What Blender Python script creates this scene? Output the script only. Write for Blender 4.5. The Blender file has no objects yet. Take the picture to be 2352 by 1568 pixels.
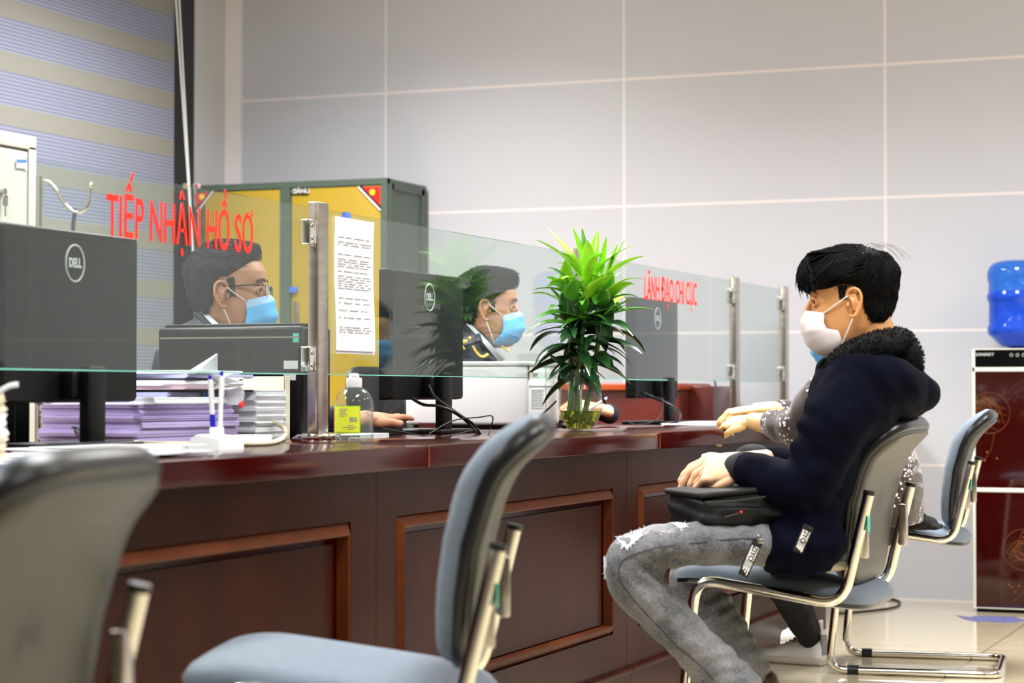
import bpy, bmesh, math, random
import numpy as np
from mathutils import Vector, Matrix, noise
from mathutils.bvhtree import BVHTree
random.seed(7)
S = bpy.context.scene
COL = S.collection
R = math.radians
V3 = Vector

# ------------------------------------------------------------------ camera
EYE = 0.90
FPX = 4900.0
YAW, PITCH = R(21.9), math.atan(116 / FPX)
cd = bpy.data.cameras.new('camera'); cam = bpy.data.objects.new('camera', cd); COL.objects.link(cam)
cam.location = (0, 0, EYE); cam.rotation_euler = (R(90) + PITCH, 0, YAW)
cd.sensor_width = 36; cd.lens = 36 * FPX / 2352
cd.dof.use_dof = True; cd.dof.focus_distance = 5.7; cd.dof.aperture_fstop = 4.5
cd.clip_start = 0.05
S.camera = cam
Fw = V3((-math.sin(YAW) * math.cos(PITCH), math.cos(YAW) * math.cos(PITCH), math.sin(PITCH)))
Rt = V3((math.cos(YAW), math.sin(YAW), 0)); Up = Rt.cross(Fw)
O = V3((0, 0, EYE))
def ray(x, y): return Fw + Rt * ((x - 1176) / FPX) - Up * ((y - 784) / FPX)
def at(x, y, w): return O + ray(x, y) * w            # a measured point of the photo at a real distance
def onp(x, y, ax, v):
    d = ray(x, y); return O + d * ((v - O[ax]) / d[ax])

# ------------------------------------------------------------------ world, exposure
wd = bpy.data.worlds.new('world'); S.world = wd; wd.use_nodes = True
wd.node_tree.nodes['Background'].inputs[0].default_value = (.75, .8, .9, 1)
wd.node_tree.nodes['Background'].inputs[1].default_value = .2
S.view_settings.view_transform = 'Standard'; S.view_settings.look = 'None'
S.view_settings.exposure = 0.0; S.view_settings.gamma = 1
LIGHT = 10.0      # glow of the diffusers
LAMP = 72.0      # downward light of each ceiling panel, W

# ------------------------------------------------------------------ materials
M = {}
def srgb(c):
    return tuple((v / 12.92 if v <= .04045 else ((v + .055) / 1.055) ** 2.4) for v in [k / 255 for k in c]) + (1,)
def mat(name, rgb, rough=.5, metal=0, noise_amt=0, nscale=20, bump=0, bscale=80, spec=.5, sss=0, emit=0, trans=0, ior=1.45, coat=0, sheen=0, stretch=(1,1,1), rgb2=None):
    m = bpy.data.materials.new(name); m.use_nodes = True; nt = m.node_tree; b = nt.nodes['Principled BSDF']
    c = srgb(rgb)
    b.inputs['Base Color'].default_value = c; b.inputs['Roughness'].default_value = rough; b.inputs['Metallic'].default_value = metal
    b.inputs['Specular IOR Level'].default_value = spec; b.inputs['IOR'].default_value = ior
    b.inputs['Transmission Weight'].default_value = trans; b.inputs['Coat Weight'].default_value = coat
    b.inputs['Sheen Weight'].default_value = sheen
    if sss:
        b.inputs['Subsurface Weight'].default_value = sss; b.inputs['Subsurface Radius'].default_value = (.012, .005, .003); b.inputs['Subsurface Scale'].default_value = 1
    if emit:
        b.inputs['Emission Color'].default_value = c; b.inputs['Emission Strength'].default_value = emit
    tc = nt.nodes.new('ShaderNodeTexCoord'); mp = nt.nodes.new('ShaderNodeMapping'); mp.inputs['Scale'].default_value = stretch
    nt.links.new(tc.outputs['Object'], mp.inputs[0])
    if noise_amt or rgb2:
        n = nt.nodes.new('ShaderNodeTexNoise'); n.inputs['Scale'].default_value = nscale; n.inputs['Detail'].default_value = 6
        nt.links.new(mp.outputs[0], n.inputs['Vector'])
        r = nt.nodes.new('ShaderNodeValToRGB'); r.color_ramp.elements[0].position = .3; r.color_ramp.elements[1].position = .7
        c2 = srgb(rgb2) if rgb2 else tuple(min(1, k * (1 + noise_amt)) for k in c[:3]) + (1,)
        r.color_ramp.elements[0].color = c if rgb2 else tuple(k * (1 - noise_amt) for k in c[:3]) + (1,)
        r.color_ramp.elements[1].color = c2
        nt.links.new(n.outputs[0], r.inputs[0]); nt.links.new(r.outputs[0], b.inputs['Base Color'])
    if bump:
        n2 = nt.nodes.new('ShaderNodeTexNoise'); n2.inputs['Scale'].default_value = bscale; n2.inputs['Detail'].default_value = 4
        nt.links.new(mp.outputs[0], n2.inputs['Vector'])
        bp = nt.nodes.new('ShaderNodeBump'); bp.inputs['Strength'].default_value = bump; bp.inputs['Distance'].default_value = .002
        nt.links.new(n2.outputs[0], bp.inputs['Height']); nt.links.new(bp.outputs[0], b.inputs['Normal'])
    M[name] = m; return m

mat('wood', (52, 3, 1), .14, noise_amt=.3, nscale=5, spec=.16)
mat('wood_panel', (46, 15, 4), .32, noise_amt=.25, nscale=5, stretch=(1, 2, .5), spec=.1)
mat('wood_trim', (82, 38, 15), .35, noise_amt=.3, nscale=8, spec=.15)
mat('wood_worn', (130, 60, 24), .5, noise_amt=.4, nscale=60)
mat('wood_back', (84, 20, 9), .3, noise_amt=.3, nscale=5, coat=.3)
mat('wood_orange', (160, 62, 22), .3, noise_amt=.2, nscale=9)
mat('chrome', (225, 222, 212), .12, 1)
mat('steel', (190, 182, 172), .25, 1, noise_amt=.12, nscale=12, stretch=(1, 1, 6))
mat('black_plastic', (8, 8, 10), .42, spec=.3)
mat('black_gloss', (5, 5, 6), .08)
mat('monitor_black', (9, 10, 11), .45, spec=.3, bump=.1, bscale=900)
mat('fabric_grey', (108, 121, 136), .85, bump=.4, bscale=900, noise_amt=.06, nscale=60, sheen=.2)
mat('shell_grey', (66, 66, 59), .45, noise_amt=.08, nscale=5, bump=.15, bscale=500)
mat('trim_black', (20, 22, 25), .28)
mat('white_plastic', (246, 246, 248), .4)
mat('white_paint', (214, 212, 210), .5)
mat('paper', (240, 240, 246), .8)
mat('paper_violet', (196, 180, 226), .8, noise_amt=.1, nscale=9, stretch=(1, 1, 30))
mat('paper_pink', (206, 180, 190), .8)
mat('paper_blue', (200, 205, 240), .8)
mat('folder_dark', (52, 50, 66), .6)
mat('folder_cream', (225, 215, 190), .6)
mat('blue_plastic', (60, 110, 215), .4)
mat('pen_blue', (28, 28, 190), .35)
mat('sticker_red', (236, 60, 60), .5)
mat('letter_red', (250, 40, 20), .45)
mat('cab_green', (76, 90, 80), .45, noise_amt=.05, nscale=4)
mat('cab_yellow', (166, 138, 38), .5, noise_amt=.06, nscale=3)
mat('cab_beige', (178, 175, 167), .45)
mat('sign_red', (205, 30, 35), .5)
mat('sign_yellow', (245, 200, 30), .5)
mat('gold', (222, 180, 60), .3, .9)
mat('gold_thread', (236, 196, 84), .5, .3, bump=.6, bscale=300)
mat('teal', (80, 190, 165), .5)
mat('grey_print', (158, 160, 164), .7)
mat('label_grey', (205, 207, 208), .6)
mat('label_yellow', (232, 240, 60), .5)
mat('label_green', (190, 225, 20), .5)
mat('maroon_glass', (46, 3, 2), .06, coat=1)
mat('gold_line', (140, 80, 40), .3, .3)
mat('cream_grey', (206, 206, 198), .4)
mat('decal_blue', (98, 102, 150), .6, noise_amt=.25, nscale=30)
mat('skin_man', (222, 160, 104), .5, sss=.15, noise_amt=.05, nscale=30, bump=.1, bscale=350)
mat('skin_hand', (236, 190, 152), .5, sss=.15, noise_amt=.06, nscale=40, bump=.15, bscale=250)
mat('skin_officer', (196, 140, 108), .5, sss=.12, noise_amt=.07, nscale=30, bump=.1, bscale=350)
mat('skin_woman', (234, 190, 134), .5, sss=.15, noise_amt=.05, nscale=30, bump=.1, bscale=300)
mat('nail', (240, 205, 195), .25)
mat('eye_white', (225, 222, 218), .2)
mat('eye_dark', (22, 14, 12), .1)
mat('hair_black', (8, 7, 8), .62, spec=.14)
mat('hair_grey', (54, 54, 58), .7, noise_amt=.35, nscale=160, spec=.12)
mat('mask_white', (236, 228, 230), .8, bump=.3, bscale=500)
mat('mask_blue', (96, 186, 245), .8, bump=.25, bscale=500)
mat('mask_pale', (170, 205, 245), .8)
mat('loop_white', (240, 238, 236), .7)
mat('jacket', (6, 8, 22), .8, bump=.1, bscale=60, noise_amt=.15, nscale=12, spec=.05)
mat('rib_black', (20, 22, 24), .8, bump=.8, bscale=160, stretch=(1, 1, .1))
mat('fur', (8, 9, 10), .9)
mat('bag_black', (12, 12, 14), .55, bump=.2, bscale=500, spec=.4)
mat('tag_white', (238, 238, 238), .5)
mat('uniform', (18, 22, 40), .7, bump=.2, bscale=200)
mat('shirt_white', (228, 232, 245), .7)
mat('khaki', (170, 160, 132), .85, bump=.4, bscale=60)
mat('trouser_black', (12, 12, 15), .8, bump=.2, bscale=90)
mat('shoe_white', (236, 234, 230), .45)
mat('shoe_sole', (205, 198, 184), .7)
mat('shoe_grey', (150, 152, 152), .6)
mat('shoe_brown', (70, 42, 24), .4)
mat('frame_black', (10, 10, 12), .25)
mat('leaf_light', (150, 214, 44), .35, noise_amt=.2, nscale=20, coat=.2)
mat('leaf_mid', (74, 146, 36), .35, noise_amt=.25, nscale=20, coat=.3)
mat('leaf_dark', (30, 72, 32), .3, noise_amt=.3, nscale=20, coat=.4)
mat('leaf_tip', (140, 80, 30), .6)
mat('stem_green', (96, 140, 60), .4, noise_amt=.2, nscale=60)
mat('root', (150, 160, 20), .6, noise_amt=.3, nscale=60)
mat('root_water', (196, 200, 60), .05, trans=.9, ior=1.1)
mat('cable_black', (16, 17, 18), .45)
mat('cable_cream', (228, 220, 190), .5)
mat('light_panel', (250, 252, 255), .5, emit=LIGHT)
mat('ceiling_paint', (225, 225, 225), .8)
mat('wall_paint', (196, 194, 194), .6)
mat('pilaster_paint', (226, 222, 222), .6)
mat('window_frame', (26, 28, 30), .35)
mat('orange_box', (226, 160, 40), .6)
mat('grey_strap', (80, 86, 98), .7)

def denim():
    m = mat('denim', (122, 122, 122), .85, bump=.5, bscale=700, sheen=.2); nt = m.node_tree; b = nt.nodes['Principled BSDF']
    tc = nt.nodes.new('ShaderNodeTexCoord')
    n1 = nt.nodes.new('ShaderNodeTexNoise'); n1.inputs['Scale'].default_value = 9; n1.inputs['Detail'].default_value = 5
    n2 = nt.nodes.new('ShaderNodeTexNoise'); n2.inputs['Scale'].default_value = 160; n2.inputs['Detail'].default_value = 5
    nt.links.new(tc.outputs['Object'], n1.inputs[0]); nt.links.new(tc.outputs['Object'], n2.inputs[0])
    a = nt.nodes.new('ShaderNodeMath'); a.operation = 'MULTIPLY_ADD'; a.inputs[1].default_value = .45
    nt.links.new(n2.outputs[0], a.inputs[0]); nt.links.new(n1.outputs[0], a.inputs[2])
    r = nt.nodes.new('ShaderNodeValToRGB'); r.color_ramp.elements[0].position = .48; r.color_ramp.elements[1].position = .95
    r.color_ramp.elements[0].color = srgb((44, 46, 50)); r.color_ramp.elements[1].color = srgb((142, 143, 147))
    nt.links.new(a.outputs[0], r.inputs[0]); nt.links.new(r.outputs[0], b.inputs['Base Color'])
denim()
def sweater():
    m = mat('sweater', (66, 48, 46), .95, bump=.9, bscale=260, sheen=.4); nt = m.node_tree; b = nt.nodes['Principled BSDF']
    tc = nt.nodes.new('ShaderNodeTexCoord'); sx = nt.nodes.new('ShaderNodeSeparateXYZ'); nt.links.new(tc.outputs['UV'], sx.inputs[0])
    w = nt.nodes.new('ShaderNodeMath'); w.operation = 'FRACT'
    mu = nt.nodes.new('ShaderNodeMath'); mu.operation = 'MULTIPLY'; mu.inputs[1].default_value = 9.5
    nt.links.new(sx.outputs[1], mu.inputs[0]); nt.links.new(mu.outputs[0], w.inputs[0])
    g = nt.nodes.new('ShaderNodeMath'); g.operation = 'LESS_THAN'; g.inputs[1].default_value = .42
    nt.links.new(w.outputs[0], g.inputs[0])
    vo = nt.nodes.new('ShaderNodeTexVoronoi'); vo.feature = 'F1'; vo.distance = 'MANHATTAN'; vo.inputs['Scale'].default_value = 75
    nt.links.new(tc.outputs['Object'], vo.inputs['Vector'])
    l = nt.nodes.new('ShaderNodeMath'); l.operation = 'LESS_THAN'; l.inputs[1].default_value = .5
    nt.links.new(vo.outputs['Distance'], l.inputs[0])
    p = nt.nodes.new('ShaderNodeMath'); p.operation = 'MULTIPLY'; nt.links.new(g.outputs[0], p.inputs[0]); nt.links.new(l.outputs[0], p.inputs[1])
    mx = nt.nodes.new('ShaderNodeMix'); mx.data_type = 'RGBA'; mx.inputs[6].default_value = srgb((50, 34, 31)); mx.inputs[7].default_value = srgb((225, 212, 218))
    nt.links.new(p.outputs[0], mx.inputs[0]); nt.links.new(mx.outputs[2], b.inputs['Base Color'])
sweater()
def tile_mat(name, base, grout, ax, px, py, ox, oy, lw, rough, coat=0, vein=0):
    m = mat(name, base, rough, coat=coat); nt = m.node_tree; b = nt.nodes['Principled BSDF']
    tc = nt.nodes.new('ShaderNodeTexCoord'); sx = nt.nodes.new('ShaderNodeSeparateXYZ'); nt.links.new(tc.outputs['Object'], sx.inputs[0])
    def line(o, per, off, wdt):
        a = nt.nodes.new('ShaderNodeMath'); a.operation = 'SUBTRACT'; a.inputs[1].default_value = off; nt.links.new(o, a.inputs[0])
        d = nt.nodes.new('ShaderNodeMath'); d.operation = 'PINGPONG'; d.inputs[1].default_value = per / 2
        nt.links.new(a.outputs[0], d.inputs[0])
        l = nt.nodes.new('ShaderNodeMath'); l.operation = 'LESS_THAN'; l.inputs[1].default_value = wdt / 2; nt.links.new(d.outputs[0], l.inputs[0]); return l.outputs[0]
    l1 = line(sx.outputs[ax[0]], px, ox, lw); l2 = line(sx.outputs[ax[1]], py, oy, lw)
    mxm = nt.nodes.new('ShaderNodeMath'); mxm.operation = 'MAXIMUM'; nt.links.new(l1, mxm.inputs[0]); nt.links.new(l2, mxm.inputs[1])
    n = nt.nodes.new('ShaderNodeTexNoise'); n.inputs['Scale'].default_value = 1.6; n.inputs['Detail'].default_value = 8; n.inputs['Distortion'].default_value = 1.5
    mp = nt.nodes.new('ShaderNodeMapping'); mp.inputs['Scale'].default_value = (1, 5, 1); nt.links.new(tc.outputs['Object'], mp.inputs[0]); nt.links.new(mp.outputs[0], n.inputs[0])
    rr = nt.nodes.new('ShaderNodeMix'); rr.data_type = 'RGBA'; c = srgb(base)
    rr.inputs[6].default_value = tuple(k * (1 - vein) for k in c[:3]) + (1,); rr.inputs[7].default_value = c; nt.links.new(n.outputs[0], rr.inputs[0])
    mx = nt.nodes.new('ShaderNodeMix'); mx.data_type = 'RGBA'; nt.links.new(mxm.outputs[0], mx.inputs[0]); nt.links.new(rr.outputs[2], mx.inputs[6]); mx.inputs[7].default_value = srgb(grout)
    nt.links.new(mx.outputs[2], b.inputs['Base Color'])
    bp = nt.nodes.new('ShaderNodeBump'); bp.inputs['Strength'].default_value = .5; bp.inputs['Distance'].default_value = .003; bp.invert = True
    nt.links.new(mxm.outputs[0], bp.inputs['Height']); nt.links.new(bp.outputs[0], b.inputs['Normal'])
    return m
tile_mat('wall_tile', (191, 192, 199), (222, 214, 214), (0, 2), 1.207, .5835, -1.958, 0.0, .012, .42, vein=.03)
tile_mat('floor_tile', (222, 208, 178), (150, 132, 105), (0, 1), .8, .8, -1.25, .35, .006, .1, coat=.4, vein=.2)
def glass_mat(name, tint, haze, hz=(210, 225, 220), refl=.032):
    m = bpy.data.materials.new(name); m.use_nodes = True; nt = m.node_tree; nt.nodes.clear()
    out = nt.nodes.new('ShaderNodeOutputMaterial'); t = nt.nodes.new('ShaderNodeBsdfTransparent'); t.inputs[0].default_value = tint
    g = nt.nodes.new('ShaderNodeBsdfGlossy'); g.inputs['Roughness'].default_value = .01
    d = nt.nodes.new('ShaderNodeBsdfDiffuse'); d.inputs[0].default_value = srgb(hz)
    lw = nt.nodes.new('ShaderNodeLayerWeight'); lw.inputs[0].default_value = .5
    pw_ = nt.nodes.new('ShaderNodeMath'); pw_.operation = 'POWER'; pw_.inputs[1].default_value = 5; nt.links.new(lw.outputs['Facing'], pw_.inputs[0])
    f = nt.nodes.new('ShaderNodeMath'); f.operation = 'MULTIPLY_ADD'; f.inputs[1].default_value = .95; f.inputs[2].default_value = refl; nt.links.new(pw_.outputs[0], f.inputs[0])
    m1 = nt.nodes.new('ShaderNodeMixShader'); m1.inputs[0].default_value = haze; nt.links.new(t.outputs[0], m1.inputs[1]); nt.links.new(d.outputs[0], m1.inputs[2])
    m2 = nt.nodes.new('ShaderNodeMixShader'); nt.links.new(f.outputs[0], m2.inputs[0]); nt.links.new(m1.outputs[0], m2.inputs[1]); nt.links.new(g.outputs[0], m2.inputs[2])
    nt.links.new(m2.outputs[0], out.inputs[0]); M[name] = m
glass_mat('screen_glass', (.90, .95, .935, 1), .008)
glass_mat('clear_glass', (.97, .985, .98, 1), .02)
glass_mat('clear_plastic', (.93, .95, .95, 1), .06)
glass_mat('lens_glass', (.95, .96, .97, 1), .03)
glass_mat('jug_blue', (.22, .52, .97, 1), .25, (60, 125, 220))
mat('water_blue', (0, 70, 230), .15, trans=.35)
mat('glass_edge', (120, 200, 180), .2, emit=0)
def blind_mat():
    m = mat('blind', (160, 165, 190), .8); nt = m.node_tree; b = nt.nodes['Principled BSDF']
    tc = nt.nodes.new('ShaderNodeTexCoord'); sx = nt.nodes.new('ShaderNodeSeparateXYZ'); nt.links.new(tc.outputs['Object'], sx.inputs[0])
    a = nt.nodes.new('ShaderNodeMath'); a.operation = 'SUBTRACT'; a.inputs[1].default_value = BZ0 - 6 * BPER; nt.links.new(sx.outputs[2], a.inputs[0])
    dv = nt.nodes.new('ShaderNodeMath'); dv.operation = 'DIVIDE'; dv.inputs[1].default_value = BPER; nt.links.new(a.outputs[0], dv.inputs[0])
    fr = nt.nodes.new('ShaderNodeMath'); fr.operation = 'FRACT'; nt.links.new(dv.outputs[0], fr.inputs[0])
    g = nt.nodes.new('ShaderNodeMath'); g.operation = 'GREATER_THAN'; g.inputs[1].default_value = .37; nt.links.new(fr.outputs[0], g.inputs[0])
    wv = nt.nodes.new('ShaderNodeMath'); wv.operation = 'MULTIPLY'; wv.inputs[1].default_value = 14 * 6.2832; nt.links.new(dv.outputs[0], wv.inputs[0])
    sn = nt.nodes.new('ShaderNodeMath'); sn.operation = 'SINE'; nt.links.new(wv.outputs[0], sn.inputs[0])
    r = nt.nodes.new('ShaderNodeMapRange'); r.inputs[1].default_value = -1; r.inputs[2].default_value = 1; nt.links.new(sn.outputs[0], r.inputs[0])
    m1 = nt.nodes.new('ShaderNodeMix'); m1.data_type = 'RGBA'; m1.inputs[6].default_value = srgb((100, 104, 126)); m1.inputs[7].default_value = srgb((138, 142, 160)); nt.links.new(r.outputs[0], m1.inputs[0])
    m2 = nt.nodes.new('ShaderNodeMix'); m2.data_type = 'RGBA'; m2.inputs[6].default_value = srgb((138, 137, 130)); nt.links.new(g.outputs[0], m2.inputs[0]); nt.links.new(m1.outputs[2], m2.inputs[7])
    nt.links.new(m2.outputs[2], b.inputs['Base Color'])
    al = nt.nodes.new('ShaderNodeMapRange'); al.inputs[3].default_value = .86; al.inputs[4].default_value = 1; nt.links.new(g.outputs[0], al.inputs[0]); nt.links.new(al.outputs[0], b.inputs['Alpha'])
BX = -5.17
BPER = onp(400, 146, 0, BX).z - onp(400, 254, 0, BX).z
BZ0 = onp(400, 254, 0, BX).z       # the top of one blue band
blind_mat()

# ------------------------------------------------------------------ mesh helpers
class G:
    def __init__(s): s.V = []; s.F = []; s.mi = []; s.uv = None
    def add(s, V, F, mi=0, mx=None):
        n = len(s.V)
        s.V += [(mx @ V3(v)) if mx is not None else V3(v) for v in V]
        s.F += [tuple(i + n for i in f) for f in F]; s.mi += [mi] * len(F); return s
    def box(s, x0, x1, y0, y1, z0, z1, bev=0, mi=0, mx=None):
        x0, x1 = sorted((x0, x1)); y0, y1 = sorted((y0, y1)); z0, z1 = sorted((z0, z1))
        if not bev:
            V = [(x, y, z) for x in (x0, x1) for y in (y0, y1) for z in (z0, z1)]
            return s.add(V, [(0, 1, 3, 2), (4, 6, 7, 5), (0, 4, 5, 1), (2, 3, 7, 6), (0, 2, 6, 4), (1, 5, 7, 3)], mi, mx)
        bm = bmesh.new(); bmesh.ops.create_cube(bm, size=1)
        for v in bm.verts: v.co = V3(((v.co.x + .5) * (x1 - x0) + x0, (v.co.y + .5) * (y1 - y0) + y0, (v.co.z + .5) * (z1 - z0) + z0))
        bmesh.ops.bevel(bm, geom=bm.edges[:], offset=bev, segments=3, affect='EDGES', profile=.5)
        bm.verts.index_update(); V = [v.co.copy() for v in bm.verts]; F = [tuple(v.index for v in f.verts) for f in bm.faces]; bm.free()
        return s.add(V, F, mi, mx)
    def tube(s, pts, r, n=12, mi=0, flat=None, cap=True, mx=None):
        pts = [V3(p) for p in pts]; rs = r if isinstance(r, (list, tuple)) else [r] * len(pts)
        V = []; F = []; t0 = None; nrm = None
        for i, p in enumerate(pts):
            a = pts[max(0, i - 1)]; b = pts[min(len(pts) - 1, i + 1)]; t = (b - a)
            t = t.normalized() if t.length > 1e-9 else (t0 or V3((0, 0, 1)))
            if nrm is None:
                nrm = (V3(flat) if flat else (V3((0, 0, 1)) if abs(t.z) < .9 else V3((1, 0, 0))))
            nrm = (nrm - t * nrm.dot(t));
            if nrm.length < 1e-6: nrm = t.orthogonal()
            nrm.normalize(); bn = t.cross(nrm); t0 = t
            rr = rs[i]; ra, rb = rr if isinstance(rr, (tuple, list)) else (rr, rr)
            for k in range(n):
                an = 2 * math.pi * k / n; V.append(p + nrm * (ra * math.cos(an)) + bn * (rb * math.sin(an)))
        for i in range(len(pts) - 1):
            for k in range(n):
                F.append((i * n + k, i * n + (k + 1) % n, (i + 1) * n + (k + 1) % n, (i + 1) * n + k))
        if cap:
            F.append(tuple(range(n - 1, -1, -1))); F.append(tuple((len(pts) - 1) * n + k for k in range(n)))
        return s.add(V, F, mi, mx)
    def limb(s, pts, rs, n=20, sub=5, mi=0, flat=None, mx=None):   # smooth tapering tube with round ends
        P = [V3(p) for p in pts]; Q = []; W = []
        rs = [r if isinstance(r, (tuple, list)) else (r, r) for r in rs]
        for i in range(len(P) - 1):
            p0 = P[max(0, i - 1)]; p1 = P[i]; p2 = P[i + 1]; p3 = P[min(len(P) - 1, i + 2)]
            for k in range(sub):
                t = k / sub
                Q.append(.5 * ((2 * p1) + (p2 - p0) * t + (2 * p0 - 5 * p1 + 4 * p2 - p3) * t * t + (3 * p1 - p0 - 3 * p2 + p3) * t ** 3))
                u = t * t * (3 - 2 * t); W.append((rs[i][0] * (1 - u) + rs[i + 1][0] * u, rs[i][1] * (1 - u) + rs[i + 1][1] * u))
        Q.append(P[-1]); W.append(rs[-1])
        d0 = (Q[0] - Q[1]).normalized(); d1 = (Q[-1] - Q[-2]).normalized(); r0 = min(W[0]); r1 = min(W[-1])
        A = [(Q[0] + d0 * r0 * .7 * q, (W[0][0] * c, W[0][1] * c)) for q, c in ((1, .05), (.9, .45), (.6, .8))]
        B = [(Q[-1] + d1 * r1 * .7 * q, (W[-1][0] * c, W[-1][1] * c)) for q, c in ((.6, .8), (.9, .45), (1, .05))]
        return s.tube([a[0] for a in A] + Q + [b[0] for b in B], [a[1] for a in A] + W + [b[1] for b in B], n, mi, flat, True, mx)
    def lathe(s, prof, n=32, mi=0, c=(0, 0, 0), mx=None, cap=True):
        V = []; F = []; c = V3(c)
        for (r, z) in prof:
            for k in range(n): a = 2 * math.pi * k / n; V.append(c + V3((r * math.cos(a), r * math.sin(a), z)))
        for i in range(len(prof) - 1):
            for k in range(n): F.append((i * n + k, i * n + (k + 1) % n, (i + 1) * n + (k + 1) % n, (i + 1) * n + k))
        if cap: F.append(tuple(range(n - 1, -1, -1))); F.append(tuple((len(prof) - 1) * n + k for k in range(n)))
        return s.add(V, F, mi, mx)
    def ball(s, c, r, n=16, m=10, mi=0, mx=None):
        r = r if isinstance(r, (tuple, list)) else (r, r, r); V = []; F = []; c = V3(c)
        for i in range(m + 1):
            ph = math.pi * (i + .02) / (m + .04)
            for k in range(n):
                a = 2 * math.pi * k / n; V.append(c + V3((r[0] * math.sin(ph) * math.cos(a), r[1] * math.sin(ph) * math.sin(a), r[2] * math.cos(ph))))
        for i in range(m):
            for k in range(n): F.append((i * n + k, (i + 1) * n + k, (i + 1) * n + (k + 1) % n, i * n + (k + 1) % n))
        F.append(tuple(range(n))); F.append(tuple(m * n + k for k in range(n - 1, -1, -1)))
        return s.add(V, F, mi, mx)
    def rings(s, RR, mi=0, cap=True, mx=None):
        n = len(RR[0]); V = [p for r in RR for p in r]; F = []
        for i in range(len(RR) - 1):
            for k in range(n): F.append((i * n + k, i * n + (k + 1) % n, (i + 1) * n + (k + 1) % n, (i + 1) * n + k))
        if cap: F.append(tuple(range(n - 1, -1, -1))); F.append(tuple((len(RR) - 1) * n + k for k in range(n)))
        return s.add(V, F, mi, mx)
    def prism(s, poly, off, mi=0, mx=None):
        n = len(poly); off = V3(off); P = [V3(p) for p in poly]
        F = [tuple(range(n)), tuple(range(2 * n - 1, n - 1, -1))] + [(k, k + n, (k + 1) % n + n, (k + 1) % n) for k in range(n)]
        return s.add(P + [p + off for p in P], F, mi, mx)
    def obj(s, name, mats, parent=None, smooth=40, loc=None, world=False):
        me = bpy.data.meshes.new(name); me.from_pydata([tuple(v) for v in s.V], [], s.F)
        mats = mats if isinstance(mats, (list, tuple)) else [mats]
        for m in mats: me.materials.append(M[m])
        me.polygons.foreach_set('material_index', s.mi)
        bm = bmesh.new(); bm.from_mesh(me); bmesh.ops.recalc_face_normals(bm, faces=bm.faces)
        if smooth:
            for f in bm.faces: f.smooth = True
            an = R(smooth)
            for e in bm.edges:
                if len(e.link_faces) == 2 and e.calc_face_angle(0) > an: e.smooth = False
        bm.to_mesh(me); bm.free()
        o = bpy.data.objects.new(name, me); COL.objects.link(o)
        if parent is not None: par(o, parent, world)
        if loc is not None: o.location = loc
        return o
def par(o, p, world=False):
    o.parent = p
    if world: o.matrix_parent_inverse = wm(p).inverted()
def wm(p):
    m = Matrix.LocRotScale(p.location, p.rotation_euler, p.scale)
    return (wm(p.parent) @ p.matrix_parent_inverse @ m) if p.parent else m
def tag(o, label, cat=None, group=None, kind=None):
    if label: o['label'] = label
    if cat: o['category'] = cat
    if group: o['group'] = group
    if kind: o['kind'] = kind
    return o
def thing(name, label, cat, loc=(0, 0, 0), rz=0, group=None):
    o = bpy.data.objects.new(name, None); COL.objects.link(o); o.location = loc; o.rotation_euler = (0, 0, rz); o.empty_display_size = .1
    return tag(o, label, cat, group)
def dup(root, label, loc, rz):
    def cp(o, p):
        c = o.copy(); COL.objects.link(c); c.parent = p
        for ch in [k for k in bpy.data.objects if k.parent == o and k is not c]: cp(ch, c)
        return c
    r = cp(root, None); r.location = loc; r.rotation_euler = (0, 0, rz); r['label'] = label; return r
def remesh(g, name, mats, voxel, sm=4, parent=None, world=True, fn=None, fac=.5):
    o = g.obj(name, mats, None, 0)
    for v in o.data.polygons: v.material_index = 0
    a = o.modifiers.new('r', 'REMESH'); a.mode = 'VOXEL'; a.voxel_size = voxel; a.use_smooth_shade = True
    b = o.modifiers.new('s', 'SMOOTH'); b.factor = fac; b.iterations = sm
    dg = bpy.context.evaluated_depsgraph_get(); me = bpy.data.meshes.new_from_object(o.evaluated_get(dg)); me.name = name
    old = o.data; o.modifiers.clear(); o.data = me; bpy.data.meshes.remove(old)
    me.materials.clear()
    for m in (mats if isinstance(mats, (list, tuple)) else [mats]): me.materials.append(M[m])
    if fn:
        n = len(me.vertices); co = np.empty(n * 3); me.vertices.foreach_get('co', co); no = np.empty(n * 3); me.vertices.foreach_get('normal', no)
        co = co.reshape(-1, 3); no = no.reshape(-1, 3); co = fn(co, no); me.vertices.foreach_set('co', co.ravel()); me.update()
    me.polygons.foreach_set('use_smooth', [True] * len(me.polygons))
    if parent is not None: par(o, parent, world)
    return o
def join(objs, name):        # several meshes of one continuous body into one mesh
    base = bmesh.new(); mats = []
    for o in objs:
        for m in o.data.materials:
            if m not in mats: mats.append(m)
    for o in objs:
        me = o.data; idx = [mats.index(m) for m in me.materials]
        for p in me.polygons: p.material_index = idx[p.material_index]
        base.from_mesh(me)
    me = bpy.data.meshes.new(name); base.to_mesh(me); base.free()
    for m in mats: me.materials.append(m)
    p = objs[0].parent; inv = objs[0].matrix_parent_inverse.copy()
    for o in objs: bpy.data.objects.remove(o)
    o = bpy.data.objects.new(name, me); COL.objects.link(o); o.parent = p; o.matrix_parent_inverse = inv; return o
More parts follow.
